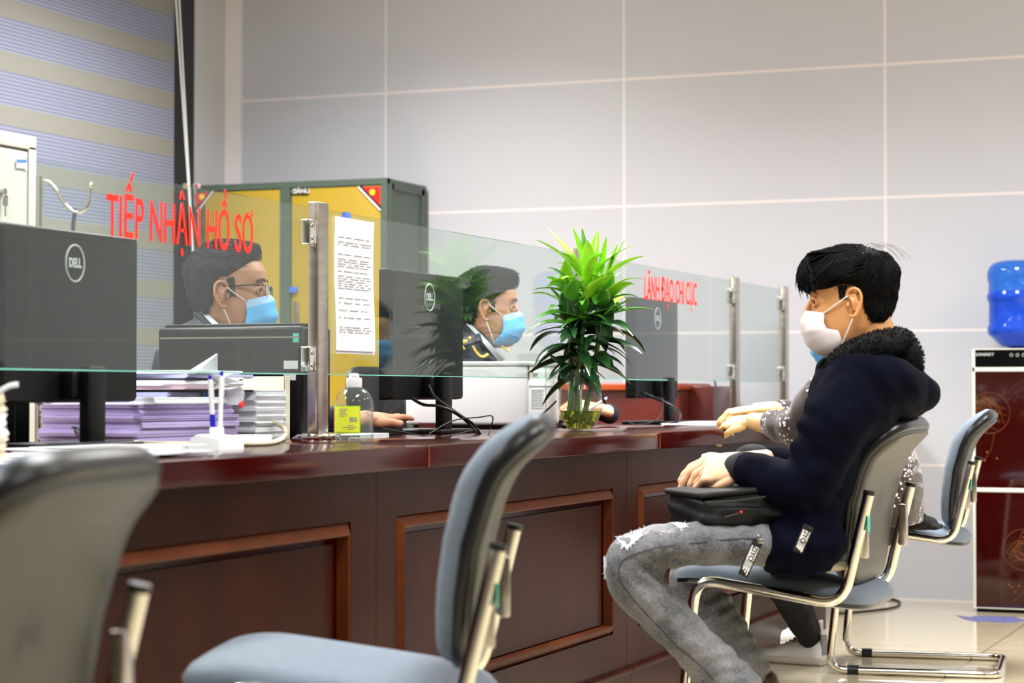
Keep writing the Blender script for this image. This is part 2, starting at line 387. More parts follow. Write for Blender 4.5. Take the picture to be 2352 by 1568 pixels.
def fold_fn(folds, namp=0, nsc=12):
    def f(co, no):
        d = np.zeros(len(co)); ph = 3.5 * np.array([noise.noise(V3(c) * 9 + V3((3, 1, 7))) for c in co])
        for (c, k, lam, amp, rad) in folds:
            c = np.array(c); k = np.array(V3(k).normalized()); r = co - c
            d += amp * np.exp(-(r ** 2).sum(1) / rad ** 2) * np.sin(2 * np.pi * (r @ k) / lam + ph)
        if namp:
            d += namp * np.array([noise.noise(V3(c) * nsc) + .5 * noise.noise(V3(c) * nsc * 2.3) for c in co])
        return co + no * d[:, None]
    return f
def text_mesh(s, size, name, matname, M4, parent, xs=1, off=0, ext=.0004, world=True):
    cu = bpy.data.curves.new(name, 'FONT'); cu.body = s; cu.size = size; cu.align_x = 'CENTER'; cu.align_y = 'CENTER'; cu.extrude = ext; cu.offset = off; cu.resolution_u = 4
    o = bpy.data.objects.new(name, cu); COL.objects.link(o); dg = bpy.context.evaluated_depsgraph_get(); dg.update()
    me = bpy.data.meshes.new_from_object(o.evaluated_get(dg)); bpy.data.objects.remove(o); bpy.data.curves.remove(cu)
    me.transform(M4 @ Matrix.Diagonal((xs, 1, 1, 1))); me.materials.clear(); me.materials.append(M[matname]); me.name = name
    o = bpy.data.objects.new(name, me); COL.objects.link(o)
    if parent is not None: par(o, parent, world)
    return o
def frame(c, x, y, z=None):
    x = V3(x).normalized(); y = V3(y); y = (y - x * y.dot(x)).normalized(); z = x.cross(y); c = V3(c)
    return Matrix(((x.x, y.x, z.x, c.x), (x.y, y.y, z.y, c.y), (x.z, y.z, z.z, c.z), (0, 0, 0, 1)))
def fillet(pts, r, n=6):
    P = [V3(p) for p in pts]; out = [P[0]]; r = r if isinstance(r, (list, tuple)) else [r] * (len(P) - 2)
    for i in range(1, len(P) - 1):
        a = (P[i - 1] - P[i]); b = (P[i + 1] - P[i]); q = min(r[i - 1], a.length * .49, b.length * .49); a = a.normalized() * q; b = b.normalized() * q
        for k in range(n + 1):
            t = k / n; out.append(P[i] + a * (1 - t) ** 2 + b * t ** 2)
    return out + [P[-1]]
def curve(pts, sub=6):
    P = [V3(p) for p in pts]; Q = []
    for i in range(len(P) - 1):
        p0 = P[max(0, i - 1)]; p1 = P[i]; p2 = P[i + 1]; p3 = P[min(len(P) - 1, i + 2)]
        for k in range(sub):
            t = k / sub; Q.append(.5 * ((2 * p1) + (p2 - p0) * t + (2 * p0 - 5 * p1 + 4 * p2 - p3) * t * t + (3 * p1 - p0 - 3 * p2 + p3) * t ** 3))
    return Q + [P[-1]]

# ------------------------------------------------------------------ the room
YW, XL, H = 9.25, -5.24, 3.1
CT = .784                       # counter top height
def struct(name, g, m, label=None): o = g.obj(name, m, None, 30); o['kind'] = 'structure'; return o
struct('floor', G().box(XL - .1, 3.2, -2.5, YW + .1, -.1, 0), 'floor_tile')
struct('ceiling', G().box(XL - .1, 3.2, -2.5, YW + .1, H, H + .1), 'ceiling_paint')
struct('wall_back', G().box(XL - .1, 3.2, YW, YW + .1, 0, H), 'wall_tile')
mat('far_wall', (146, 143, 140), .8)
struct('wall_right', G().box(3.1, 3.2, -2.5, YW, 0, H), 'far_wall')
struct('wall_front', G().box(XL - .1, 3.2, -2.6, -2.5, 0, H), 'far_wall')
WY1 = onp(440, 200, 0, XL).y; BY1 = onp(400, 200, 0, BX).y
g = G().box(XL - .1, XL, WY1, YW, 0, H).box(XL - .1, XL, -2.5, 4.6, 0, H).box(XL - .1, XL, 4.6, WY1, 0, .5)
struct('wall_left', g, 'wall_paint')
struct('trim_1', G().box(XL, XL + .085, YW - .02, YW, 0, H), 'pilaster_paint')
g = G().box(XL - .09, XL - .07, 4.6, WY1, .5, H)
win = struct('window_1', g, 'black_gloss')
g = G().box(XL - .07, XL + .015, WY1 - .34, WY1, .5, H).box(XL - .07, XL, 4.6, 4.66, .5, H).box(XL - .07, XL, 4.6, WY1, .5, .56)
for y in (5.9, 7.2, 8.02): g.box(XL - .06, XL - .01, y, y + .05, .5, H)
fr = g.obj('window_frame', 'window_frame', win, 30)
# blind: one hanging sheet, its head rail, bottom bar and two cords
bl = thing('roller_blind', 'zebra roller blind with lilac and grey stripes over the left window', 'blind', (BX, 6.7, 0))
def L(o): return V3((BX, 6.7, 0))
G().box(BX - .003, BX, 4.7, BY1, .62, H - .12).obj('blind_fabric', 'blind', bl, 0, world=True)
G().tube([(BX, 4.68, H - .07), (BX, BY1 + .05, H - .07)], .045, 20).obj('head_rail', 'white_paint', bl, world=True)
G().box(BX - .012, BX + .012, 4.7, BY1, .59, .62, .004).obj('bottom_bar', 'white_paint', bl, world=True)
for dx in (0, 14):
    a = onp(404 + dx * .55, 0, 0, BX + .03); b = onp(432 + dx * .2, 420, 0, BX + .03)
    G().tube([(a.x, a.y, H - .06), a, b, b + (b - a) * .75], .0035, 8).obj('blind_cord', 'white_plastic', bl, world=True)
# ceiling lights
LP = [(-3.9, 2.2), (-3.9, 4.6), (-3.9, 7.3), (-.9, .9), (-.9, 3.6), (-1.5, 6.8), (1.6, 2.2), (1.6, 5.2), (1.2, 7.6)]
LW = [.9, 1.1, 1.3, .25, .6, 1.3, .25, .75, .9]
LN = ['nearest the blind window', 'above the glasses wearer', 'above the green cupboard', 'above the camera end of the aisle', 'above the empty chair', 'above the brown sweater', 'at the front right of the room', 'right of the navy jacket', 'above the water dispenser side']
for i, (x, y) in enumerate(LP):
    c = thing('ceiling_light', 'rectangular flush ceiling light panel ' + LN[i], 'ceiling light', (x, y, H), 0, 'ceiling light panels')
    G().box(-.32, .32, -.62, .62, -.03, 0, .004).obj('light_frame', 'white_paint', c, 30)
    G().box(-.29, .29, -.59, .59, -.036, -.026).obj('diffuser', 'light_panel', c, 0)
    ld_ = bpy.data.lights.new('panel_light', 'AREA'); ld_.shape = 'RECTANGLE'; ld_.size = .56; ld_.size_y = 1.16; ld_.energy = LAMP * LW[i]; ld_.spread = R(140); ld_.color = (1, .99, .975)
    lo = bpy.data.objects.new('panel_light', ld_); COL.objects.link(lo); lo.parent = c; lo.location = (0, 0, -.04)

# green double-door cabinet by the back wall
cb = thing('steel_cabinet', 'dark green steel cupboard with two mustard yellow doors by the back wall', 'cabinet', (-4.655, 9.0, 0))
x0, x1, yf, zt = -5.15, -4.15, 8.8, 1.877
def fp(px, py, y=8.8): return onp(px, py, 1, y)
g = G().box(x0, x1, yf + .02, 9.235, .02, zt, .004)
xa, xb = fp(643, 600).x, fp(667, 600).x; xc = fp(875, 600).x; ztd = fp(770, 430).z
g.box(x0, x0 + .04, yf, yf + .03, .02, zt).box(xa, xb, yf, yf + .03, .02, zt).box(xc, x1, yf, yf + .03, .02, zt).box(x0, x1, yf - .001, yf + .03, ztd + .005, zt)
g.box(x0, x1, yf, yf + .03, .02, .1)
for (a, b, c, d) in ((yf + .02, 9.2, zt - .05, zt - .02), (yf + .02, 9.2, .06, .09)): g.box(x1 - .002, x1 + .006, a + .02, b, c, d)
g.box(x1 - .002, x1 + .006, yf + .02, yf + .06, .06, zt - .02).box(x1 - .002, x1 + .006, 9.17, 9.235, .06, zt - .02)
g.obj('body', 'cab_green', cb, 30, world=True)
for k, (a, b) in enumerate(((x0 + .045, xa - .004), (xb + .004, xc - .004))):
    d = G().box(a, b, yf + .004, yf + .022, .11, ztd, .002).obj('door', 'cab_yellow', cb, 30, world=True)
    hx = b - .03 if k == 0 else a + .03
    h = G().box(hx - .012, hx + .012, yf - .012, yf + .004, 1.20, 1.32, .003).obj('handle', 'steel', d, 30); h.parent = d
def decal(px, n, m, par_, y=8.8, dy=.002, poly=None):
    P = [fp(a, b, y) for a, b in poly]; return G().prism(P, (0, dy, 0)).obj(n, m, par_, 0, world=True)
def tri(poly, nm, k):
    a, b, c = [fp(*p) for p in poly]; ce = (a + b + c) / 3
    t = decal(0, 'sticker', 'sign_red', cb, 8.8, -.002, poly); tag(t, 'red triangular sticker')
    for (s0, mm, q) in ((1.0, 'white_paint', 0),):
        # white rim and black band along the long side
        e0, e1 = k; A = [a, b, c][e0]; B = [a, b, c][e1]; n = (ce - (A + B) / 2); n.normalize()
        G().prism([A, B, B + n * .008, A + n * .008], (0, -.004, 0)).obj('sticker_rim', 'white_paint', cb, 0, world=True)
        G().prism([A + n * .008, B + n * .008, B * .88 + ce * .12 + n * .014, A * .88 + ce * .12 + n * .014], (0, -.003, 0)).obj('sticker_band', 'black_plastic', cb, 0, world=True)
    G().prism([ce + V3((.014 * math.cos(q), -.002, .014 * math.sin(q) + .012)) for q in [i * math.pi / 6 for i in range(12)]], (0, -.002, 0)).obj('sticker_dot', 'sign_yellow', cb, 0, world=True)
tri([(822, 430), (873, 428), (873, 484)], 'r', (0, 2)); tri([(447, 445), (491, 440), (455, 488)], 'l', (1, 2))
pl = decal(0, 'name_plate', 'black_plastic', cb, 8.8, -.003, [(668, 431), (708, 431), (708, 447), (668, 447)])
c = fp(692, 439, 8.795); text_mesh('TÂNLI', .028, 'plate_text', 'white_paint', frame(c, (1, 0, 0), (0, 0, 1)), cb, 1.1, .0008)
G().tube([fp(676 + 5 * math.cos(q), 439 + 5 * math.sin(q), 8.795) for q in [i * math.pi / 6 for i in range(13)]], .0016, 6).obj('plate_mark', 'white_paint', cb, world=True)
G().box(fp(669, 0).x, fp(685, 0).x, 8.785, 8.803, fp(0, 685).z, fp(0, 673).z, .002).obj('blue_clip', 'blue_plastic', cb, 30, world=True)
for dx, mm in ((428, 'sign_yellow'), (452, 'sign_red')):
    a = fp(dx, 428, 8.79); t = thing('paper_tag', 'small %s tag stuck at the top left of the green cupboard' % ('yellow' if dx == 428 else 'pink and white'), 'tag', a)
    G().box(-.018, .018, -.003, .003, -.01, .014, .001).obj('card', 'white_paint', t, 30)
    G().prism([(.009 * math.cos(i * math.pi / 4), -.0045, .009 * math.sin(i * math.pi / 4) + .002) for i in range(8)], (0, .002, 0)).obj('tag_print', mm, t, 0)

# beige locker at the left
lx = -4.57; LYr = onp(83, 400, 0, lx).y; LZt = onp(83, 315, 0, lx).z
lc = thing('metal_locker', 'light grey metal locker at the left edge with a key in its door', 'cabinet', (lx - .22, LYr - .45, 0))
G().box(lx - .45, lx - .02, LYr - .9, LYr, 0, LZt, .003).box(lx - .03, lx, LYr - .9, LYr, LZt - .05, LZt, .002).box(lx - .03, lx, LYr - .045, LYr, 0, LZt - .04, .001).obj('body', 'cab_beige', lc, 30, world=True)
ld = G().box(lx - .02, lx - .003, LYr - .47, LYr - .052, .05, LZt - .06, .003).obj('door', 'cab_beige', lc, 30, world=True)
G().box(lx - .02, lx - .003, LYr - .89, LYr - .478, .05, LZt - .06, .003).obj('door', 'cab_beige', lc, 30, world=True)
def lp(px, py, d=0): return onp(px, py, 0, lx + d)
G().prism([lp(38, 366, .001), lp(61, 367, .001), lp(62, 390, .001), lp(52, 386, .001), lp(38, 385, .001)], (.001, 0, 0)).obj('paper_label', 'paper', lc, 0, world=True)
G().prism([lp(38, 366, .003), lp(61, 367, .003), lp(61, 373, .003), lp(38, 372, .003)], (.001, 0, 0)).obj('label_stripe', 'blue_plastic', lc, 0, world=True)
a = lp(5, 440); g = G().tube([a + V3((-.006, 0, 0)), a + V3((.014, 0, 0))], .012, 14); g.obj('lock', 'steel', lc, world=True)
g = G().box(a.x + .012, a.x + .016, a.y - .014, a.y + .014, a.z - .052, a.z - .012, .002).box(a.x + .013, a.x + .015, a.y - .004, a.y + .004, a.z - .09, a.z - .05); g.obj('key', 'steel', lc, 30, world=True)
ob = thing('document_box', 'flat orange box lying on top of the grey locker', 'box', (lx - .2, LYr - .6, LZt))
G().box(-.14, .17, -.35, .22, 0, .018, .003).obj('box_body', 'orange_box', ob, 30)

# coat stand
w_ = 8.3
cs = at(90, 470, w_); cs0 = V3((cs.x, cs.y, 0))
ch = thing('coat_stand', 'chrome coat stand whose curved hook shows above the left monitor', 'coat stand', cs0)
top = at(90, 405, w_).z
G().tube([(0, 0, .02), (0, 0, top)], .014, 16).lathe([(.13, 0), (.13, .012), (.03, .025), (.015, .05)]).obj('pole', 'chrome', ch)
hk = [at(93, 412, w_), at(110, 416, w_), at(130, 438, w_), at(150, 470, w_), at(168, 484, w_), at(186, 486, w_), at(202, 470, w_), at(207, 445, w_), at(207, 425, w_)]
G().tube(curve(hk), .0075, 12).ball(hk[-1], .013).obj('hook', 'chrome', ch, world=True)
st = thing('lanyard', 'dark strap hanging from the chrome hook', 'strap', at(172, 486, w_))
g = G().tube([at(171, 478, w_), at(172, 488, w_), at(169, 510, w_), at(166, 560, w_), at(163, 640, w_)], [(.010, .003)] * 5, 10, flat=(1, 0, 0)); g.obj('strap', 'grey_strap', st, world=True)

# wooden cabinet at the back wall, charger plug beside it
wc = thing('wooden_cabinet', 'reddish brown wooden cabinet against the back wall behind the right monitor', 'cabinet', (-2.95, 9.0, 0))
p0, p1, p2 = onp(1375, 880, 1, 8.8), onp(1560, 880, 1, 8.8), onp(1632, 880, 1, 8.95)
G().box(p0.x - .25, p1.x, 8.8, 9.24, 0, p0.z - .03, .004).box(p1.x, p2.x + .01, 8.95, 9.24, 0, p0.z - .012, .004).obj('body', 'wood_back', wc, 30, world=True)
G().box(p0.x - .27, p1.x + .01, 8.77, 9.24, p0.z - .03, p0.z, .006).obj('top_board', 'wood_orange', wc, 30, world=True)
pw = thing('power_plug', 'black power plug dangling on its cord at the grey wall', 'plug', (p2.x + .05, 9.2, .9))
q = 9.2; cc = [onp(x, y, 1, q) for x, y in ((1640, 872), (1644, 884), (1642, 892), (1646, 904))]
G().tube(curve(cc), .004, 8).obj('cord', 'cable_black', pw, world=True)
cc = [onp(x, y, 1, q) for x, y in ((1647, 902), (1650, 910), (1653, 918))]; e = [onp(x, y, 1, q) for x, y in ((1656, 926), (1658, 932))]
G().tube(cc, [.007, .018, .02], 12).obj('plug_body', 'cable_black', pw, world=True); G().tube([cc[-1], e[1]], .004, 8).tube([cc[-1] + V3((.012, 0, 0)), e[1] + V3((.012, 0, 0))], .003, 8).obj('pin', 'steel', pw, world=True)

# water dispenser
wdz = 1.078; dx0, dx1, dyf = -1.515, -1.175, 8.84
wdp = thing('water_dispenser', 'tall water dispenser with maroon glass doors and a black control panel', 'water dispenser', ((dx0 + dx1) / 2, 9.0, 0))
g = G().box(dx0, dx1, dyf + .006, 9.18, .02, wdz, .006)
g.box(dx0, dx0 + .012, dyf - .006, dyf + .01, .02, wdz, .002).box(dx1 - .012, dx1, dyf - .006, dyf + .01, .02, wdz, .002)
zz = [fp(2300, y, dyf).z for y in (803, 843, 853, 1120, 1130, 1398)]
for a, b in ((zz[0], wdz), (zz[2], zz[1]), (zz[4], zz[3]), (.02, zz[5])): g.box(dx0, dx1, dyf - .006, dyf + .01, a, b, .001)
g.obj('body', 'cream_grey', wdp, 30, world=True)
cp = G().box(dx0 + .012, dx1 - .012, dyf - .003, dyf + .008, zz[1], zz[0]).obj('control_panel', 'black_gloss', wdp, 0, world=True)
text_mesh('SANAKY', .018, 'panel_text', 'label_grey', frame(fp(2262, 814, dyf - .0045), (1, 0, 0), (0, 0, 1)), wdp, 1.1)
for x in (2323, 2337, 2351):
    c = fp(x, 815, dyf - .004); G().tube([c + V3((.006 * math.cos(q), 0, .006 * math.sin(q))) for q in [i * math.pi / 5 for i in range(11)]], .0008, 6).obj('button', 'label_grey', wdp, world=True)
for a, b, px, py in ((zz[3], zz[2], 2272, 948), (zz[5], zz[4], 2352, 1262)):
    G().box(dx0 + .012, dx1 - .012, dyf - .003, dyf + .008, a, b).obj('door', 'maroon_glass', wdp, 0, world=True)
    c = fp(px, py, dyf - .0042); g = G(); rr = .084
    for ring in (1,): g.tube([c + V3((rr * math.cos(q), 0, rr * math.sin(q))) for q in [i * math.pi / 16 for i in range(33)]], .0007, 5)
    for i in range(30):
        a1 = random.uniform(0, 6.28); a2 = a1 + random.uniform(.6, 2.6); r1 = rr * random.uniform(.1, 1); r2 = rr * random.uniform(.3, 1)
        g.tube(curve([c + V3((r1 * math.cos(a1), 0, r1 * math.sin(a1))), c + V3((.6 * r2 * math.cos((a1 + a2) / 2), 0, .6 * r2 * math.sin((a1 + a2) / 2))), c + V3((r2 * math.cos(a2), 0, r2 * math.sin(a2)))], 4), .0006, 4)
    g.tube(curve([c + V3((.02, 0, -rr)), c + V3((-.0, 0, -rr - .08)), c + V3((-.05, 0, -rr - .13))]), .0006, 4)
    for i in range(9): q = c + V3((random.uniform(-.08, .1), 0, random.uniform(-.2, -.1))); g.ball(q, (.004, .0008, .004), 8, 6)
    g.V = [V3((min(max(v.x, dx0 + .014), dx1 - .014), v.y, v.z)) for v in g.V]
    g.obj('door_pattern', 'gold_line', wdp, world=True)
G().box(dx0 + .01, dx1 - .01, dyf + .02, 9.16, 0, .022).obj('base', 'black_plastic', wdp, 0, world=True)
jx = fp(2268, 700, 9.0).x + .135; jz = wdz
jg = thing('water_jug', 'big blue water bottle standing upside down on the dispenser', 'water bottle', (jx, 9.0, jz))
pf = [(.03, 0), (.06, .01), (.075, .012), (.10, .03), (.118, .05), (.131, .06), (.135, .075), (.135, .09), (.129, .10), (.128, .19), (.132, .20), (.136, .21), (.136, .225), (.130, .235), (.129, .275), (.133, .283), (.135, .30), (.134, .32), (.127, .34), (.112, .356), (.08, .366), (.02, .368)]
G().lathe(pf, 48).obj('jug_shell', 'jug_blue', jg, 60)
G().lathe([(max(.005, r - .006), z + (.004 if z < .2 else 0)) for r, z in pf if z < .24] + [(.12, .24), (.01, .24)], 40).obj('water', 'water_blue', jg, 60)
fd = thing('floor_sticker', 'torn blue sticker on the floor tiles in front of the dispenser', 'sticker', onp(2270, 1421, 2, 0))
P = [(2196, 1413), (2230, 1417), (2238, 1414), (2290, 1415), (2330, 1416), (2352, 1423), (2352, 1426), (2330, 1429), (2305, 1430), (2270, 1427), (2250, 1428), (2226, 1424), (2215, 1421)]
G().prism([onp(x, y, 2, .0005) for x, y in P], (0, 0, .001)).obj('sticker_sheet', 'decal_blue', fd, 0, world=True)
fc = thing('floor_cable', 'black cable looping over the floor by the back wall', 'cable', onp(2030, 1390, 2, 0))
G().tube(curve([onp(x, y, 2, .005) for x, y in ((1915, 1408), (1960, 1406), (2010, 1401), (2050, 1395), (2067, 1387), (2060, 1378), (2030, 1373), (1985, 1368), (1940, 1366))]), .005, 8).obj('cord', 'cable_black', fc, world=True)

# ------------------------------------------------------------------ visitor chairs
def sq(a, n): c = math.cos(a); return math.copysign(abs(c) ** (2 / n), c)
def pad(outline, layers, mp, N=56):
    RR = []
    for sc, t in layers:
        RR.append([mp(outline[k][0] * sc, outline[k][1] * sc, t) for k in range(N)])
    return RR
def super_out(w, h, n, N=56): return [(w * sq(2 * math.pi * k / N, n), h * sq(2 * math.pi * k / N - math.pi / 2, n)) for k in range(N)]
def lin(x, P):
    if x <= P[0][0]: return P[0][1]
    for (a, b), (c, d) in zip(P, P[1:]):
        if x <= c: return b + (d - b) * (x - a) / (c - a)
    return P[-1][1]
def cubic(x, P):          # smooth piecewise value
    h = .02; return (lin(x - h, P) + lin(x, P) * 2 + lin(x + h, P)) / 4
def make_chair(label):
    t = thing('visitor_chair', label, 'chair', (0, 0, 0), 0, 'grey cantilever visitor chairs')
    W = .232; r = .0125
    def side(s): return [(-.165, s * W, .672), (-.105, s * W, .425), (.235, s * W, .475), (.285, s * W, r), (-.245, s * W, r)]
    a = fillet(side(-1), [.055, .055, .06]); b = fillet(side(1), [.055, .055, .06])
    last = fillet([a[-2], a[-1] + V3((0, 0, 0)), (-.245, W, r), b[-2]], [.05, .05])
    G().tube(a[:-1] + last[1:-1] + list(reversed(b[:-1])), r, 16).obj('frame', 'chrome', t, 60)
    for s in (-1, 1):
        G().tube([V3((-.165, s * W, .672)), V3((-.167, s * W, .681))], .0135, 16).obj('end_cap', 'trim_black', t)
        G().tube([(.19, s * W, r), (.225, s * W, r)], .0165, 14).obj('floor_glide', 'trim_black', t)
        G().box(-.160, -.142, s * W - s * .004 - .004, s * W - s * .03, .53, .63, .003, mx=Matrix.Translation((.0, 0, 0))).obj('bracket', 'steel', t, 30)
    G().box(-.1655, -.1645, W - .012, W + .012, .59, .625, 0, mx=Matrix.Translation((0, 0, 0)) ).obj('teal_sticker', 'teal', t, 0)
    for x in (-.02, .17): G().tube([(x, -W, .445 + x * .14), (x, W, .445 + x * .14)], .009, 10).obj('cross_bar', 'chrome', t)
    PX = [(.40, -.078), (.48, -.093), (.56, -.10), (.62, -.105), (.70, -.122), (.777, -.153), (.831, -.200), (.87, -.250)]
    def mp(u, v, q):
        z = .654 + v; x = cubic(z, PX) + .15 * u * u; dz = .01
        s = (cubic(z + dz, PX) - cubic(z - dz, PX)) / (2 * dz)
        if q > 0: q *= 1 - .6 * max(0, min(1, (v - .09) / .08))
        return V3((x + q, u, z - s * q))
    ol = []
    for (u, v) in super_out(.215, .19, 4.8): ol.append((u * (1 - .10 * max(0, -v / .19) ** 1.5), v))
    G().rings(pad(ol, [(.0, .034), (.2, .034), (.4, .034), (.6, .0335), (.78, .031), (.9, .026), (.965, .016), (.985, .004), (.985, -.004), (.7, -.006), (.4, -.006), (0, -.006)], mp)).obj('backrest', 'fabric_grey', t, 60)
    G().rings(pad(ol, [(0, -.004), (.4, -.004), (.7, -.004), (.9, -.002), (1.008, -.001), (1.018, -.008), (1.014, -.018), (.99, -.022), (.9, -.021), (.6, -.02), (.3, -.02), (0, -.02)], mp)).obj('back_trim', 'trim_black', t, 60)
    G().rings(pad(ol, [(0, -.019), (.4, -.019), (.7, -.019), (.97, -.018), (.972, -.024), (.96, -.028), (.8, -.029), (.6, -.029), (.4, -.029), (.2, -.029), (0, -.029)], mp)).obj('back_shell', 'shell_grey', t, 60)
    def ms(u, v, q):
        x = .085 + u; z = .4404 + .147 * (x) + q - .012; z -= .025 * max(0, (x - .2) / .12) ** 2
        return V3((x, v, z))
    os_ = super_out(.235, .222, 4.5)
    G().rings(pad(os_, [(0, .050), (.5, .049), (.85, .045), (.95, .037), (1, .024), (.995, .012)], ms)).obj('seat', 'fabric_grey', t, 60)
    G().rings(pad(os_, [(.97, .014), (.99, .012), (.98, .002), (.9, -.004), (0, -.004)], ms)).obj('seat_pan', 'trim_black', t, 60)
    return t
ch2 = make_chair('grey padded cantilever chair the person in the navy jacket sits on')
ch2.location = (-1.2, 4.93, 0); ch2.rotation_euler.z = R(180)
ch3 = dup(ch2, 'grey cantilever chair nearest the water dispenser, seating the person in the brown sweater', (-1.36, 7.0, 0), R(187))
ch4 = dup(ch2, 'empty out of focus grey chair in the middle foreground', (-1.400, 3.017, 0), R(180 + 19))
ch1 = dup(ch2, 'very blurred grey chair at the bottom left corner, seen from behind', (-1.435, 1.855, 0), R(180 + 9))

for c in [k for k in bpy.data.objects if k.parent == ch4 and k.name.startswith('back')]: c.location.z += .024; c.location.x -= .004     # this chair's back sits one notch higher
# ------------------------------------------------------------------ the counter
XF = -1.94
for i, (a, b) in enumerate(((1.0, 2.45), (2.45, 4.06), (4.06, 5.69), (5.69, 8.0))):
    lab = ['first panelled mahogany counter unit, partly behind the blurred left chair, cut by the frame', 'panelled mahogany counter unit behind the empty seat, left of the middle', 'panelled mahogany counter unit under the vase, left of the jeans knee', 'panelled mahogany counter unit furthest right, behind the legs'][i]
    t = thing('counter_unit', lab, 'counter', (XF, (a + b) / 2, 0), 0, 'counter front units')
    G().box(-2.5, XF - .02, a + .001, b - .001, .06, CT - .052).obj('carcass', 'wood', t, 0, world=True)
    G().box(XF - .02, XF + .012, a + .001, b - .001, 0, .118).box(XF - .02, XF + .02, a + .001, b - .001, .116, .128, .003).obj('plinth', 'wood_panel', t, 0, world=True)
    pa, pb = (a + .13, b - .15) if i < 3 else (a + .13, a + 1.45)
    z0, z1 = .245, .622
    G().box(XF - .02, XF, a + .001, pa - .03, .118, CT - .052).box(XF - .02, XF, pb + .03, b - .001, .118, CT - .052).box(XF - .02, XF, pa - .03, pb + .03, z1 + .012, CT - .052).box(XF - .02, XF, pa - .03, pb + .03, .118, z0 - .012).box(XF - .02, XF - .012, pa + .03, pb - .03, z0 + .02, z1 - .03).obj('front_panel', 'wood_panel', t, 0, world=True)
    g = G(); bw = .03       # bevelled moulding, mitred
    def q(y, z, x): return V3((x, y, z))
    oy0, oy1, oz0, oz1 = pa - .03, pb + .03, z0 - .012, z1 + .012
    for (A, B, C, D_) in (((oy0, oz1), (oy1, oz1), (oy1 - bw, oz1 - bw), (oy0 + bw, oz1 - bw)), ((oy0, oz0), (oy1, oz0), (oy1 - bw, oz0 + bw), (oy0 + bw, oz0 + bw)), ((oy0, oz0), (oy0, oz1), (oy0 + bw, oz1 - bw), (oy0 + bw, oz0 + bw)), ((oy1, oz0), (oy1, oz1), (oy1 - bw, oz1 - bw), (oy1 - bw, oz0 + bw))):
        def mx_(P, Q, t): return (P[0] + (Q[0] - P[0]) * t, P[1] + (Q[1] - P[1]) * t)
        prof = [(0, XF - .018), (0, XF - .008), (.75, XF + .010), (.88, XF + .008), (.96, XF - .018)]
        g.add([q(*mx_(A, D_, t), x) for t, x in prof] + [q(*mx_(B, C, t), x) for t, x in prof], [(k, k + 1, k + 6, k + 5) for k in range(4)] + [(0, 1, 2, 3, 4), (9, 8, 7, 6, 5), (0, 5, 9, 4)])
    g.obj('moulding', 'wood_trim', t, 0, world=True)
for i, (a, b) in enumerate(((1.0, 2.6), (2.6, 4.22), (4.22, 5.84), (5.84, 9.24))):
    lab = ['mahogany worktop slab at the far left under the papers', 'mahogany worktop slab under the pen holder', 'mahogany worktop slab under the sanitiser bottle and vase', 'mahogany worktop slab under the folded hands at the right'][i]
    t = thing('worktop', lab, 'worktop', (-2.4, (a + b) / 2, CT), 0, 'counter worktop slabs')
    (G().box(-2.75, -1.89, a, b - .0015, CT - .048, CT, .003) if i < 3 else G().box(-2.62, -1.89, a, b - .0015, CT - .048, CT, .003).box(-2.88, -2.6, a, 6.48, CT - .048, CT - .0005, .003)).obj('slab', 'wood', t, 30, world=True)
    G().box(-1.892, -1.8885, b - .003, b, CT - .047, CT - .002).obj('worn_edge', 'wood_worn', t, 0, world=True)

# ------------------------------------------------------------------ glass screens
XG = -2.36
def gx(px): return onp(px, 700, 0, XG).y
zb, ztp = .944, 1.344
YP = [gx(738), gx(1325), gx(1690), gx(1803)]
spans = [(1.9, gx(704), 'glass screen at the left with red lettering, in front of the person in glasses', 'TIẾP NHẬN HỒ SƠ'), (gx(757), gx(1316), 'plain glass screen between the first post and the plant', None), (gx(1334), gx(1677), 'glass screen right of the plant with small red lettering', 'LÃNH ĐẠO CHI CỤC'), (gx(1701), gx(1791), 'short narrow glass screen between the two rightmost posts', None)]
for (a, b, lab, tx) in spans:
    t = thing('glass_screen', lab, 'glass screen', (XG, (a + b) / 2, zb), 0, 'counter glass screens')
    G().box(XG - .004, XG + .004, a, b, zb, ztp).obj('pane', 'screen_glass', t, 0, world=True)
    G().box(XG - .0042, XG + .0042, a, b, zb - .0025, zb).obj('pane_edge', 'glass_edge', t, 0, world=True)
    if tx:
        x0_, x1_, zc, sz = (238, 575, 1.252, .120) if 'left' in lab else (1477, 1597, 1.262, .120)
        ya, yb = gx(x0_), gx(x1_); tm = text_mesh(tx, sz, 'lettering', 'letter_red', frame((XG + .0062, (ya + yb) / 2, zc), (0, 1, 0), (0, 0, 1)), t, 1, .0014)
        ys = [v.co.y for v in tm.data.vertices]; s = (yb - ya) / (max(ys) - min(ys)); mid = (max(ys) + min(ys)) / 2
        for v in tm.data.vertices: v.co.y = (v.co.y - mid) * s + (ya + yb) / 2
for i, y in enumerate(YP):
    lab = ['brushed steel post left of the sanitiser bottle', 'brushed steel post hidden behind the plant', 'brushed steel post right of the small red lettering', 'brushed steel post furthest right, before the navy jacket'][i]
    t = thing('screen_post', lab, 'post', (XG, y, CT), 0, 'steel glass screen posts')
    G().box(-.014, .014, -.045, .012, .01, .575, .003).obj('post', 'steel', t, 30)
    G().lathe([(.046, 0), (.048, .004), (.048, .012), (.045, .016), (.03, .018)], 40).obj('base_flange', 'chrome', t, 40)
    for z in (.50, .195):
        for s in (-1,):
            c = G().box(-.012, .012, s * .046, s * .085, z - .03, z + .03, .003).obj('glass_clamp', 'chrome', t, 30)
            for dz in (-.015, .015): G().tube([(.011, s * .07, z + dz), (.0145, s * .07, z + dz)], .005, 10).obj('bolt', 'steel', c)
#PART2
def cpt(px, py): return onp(px, py, 2, CT)
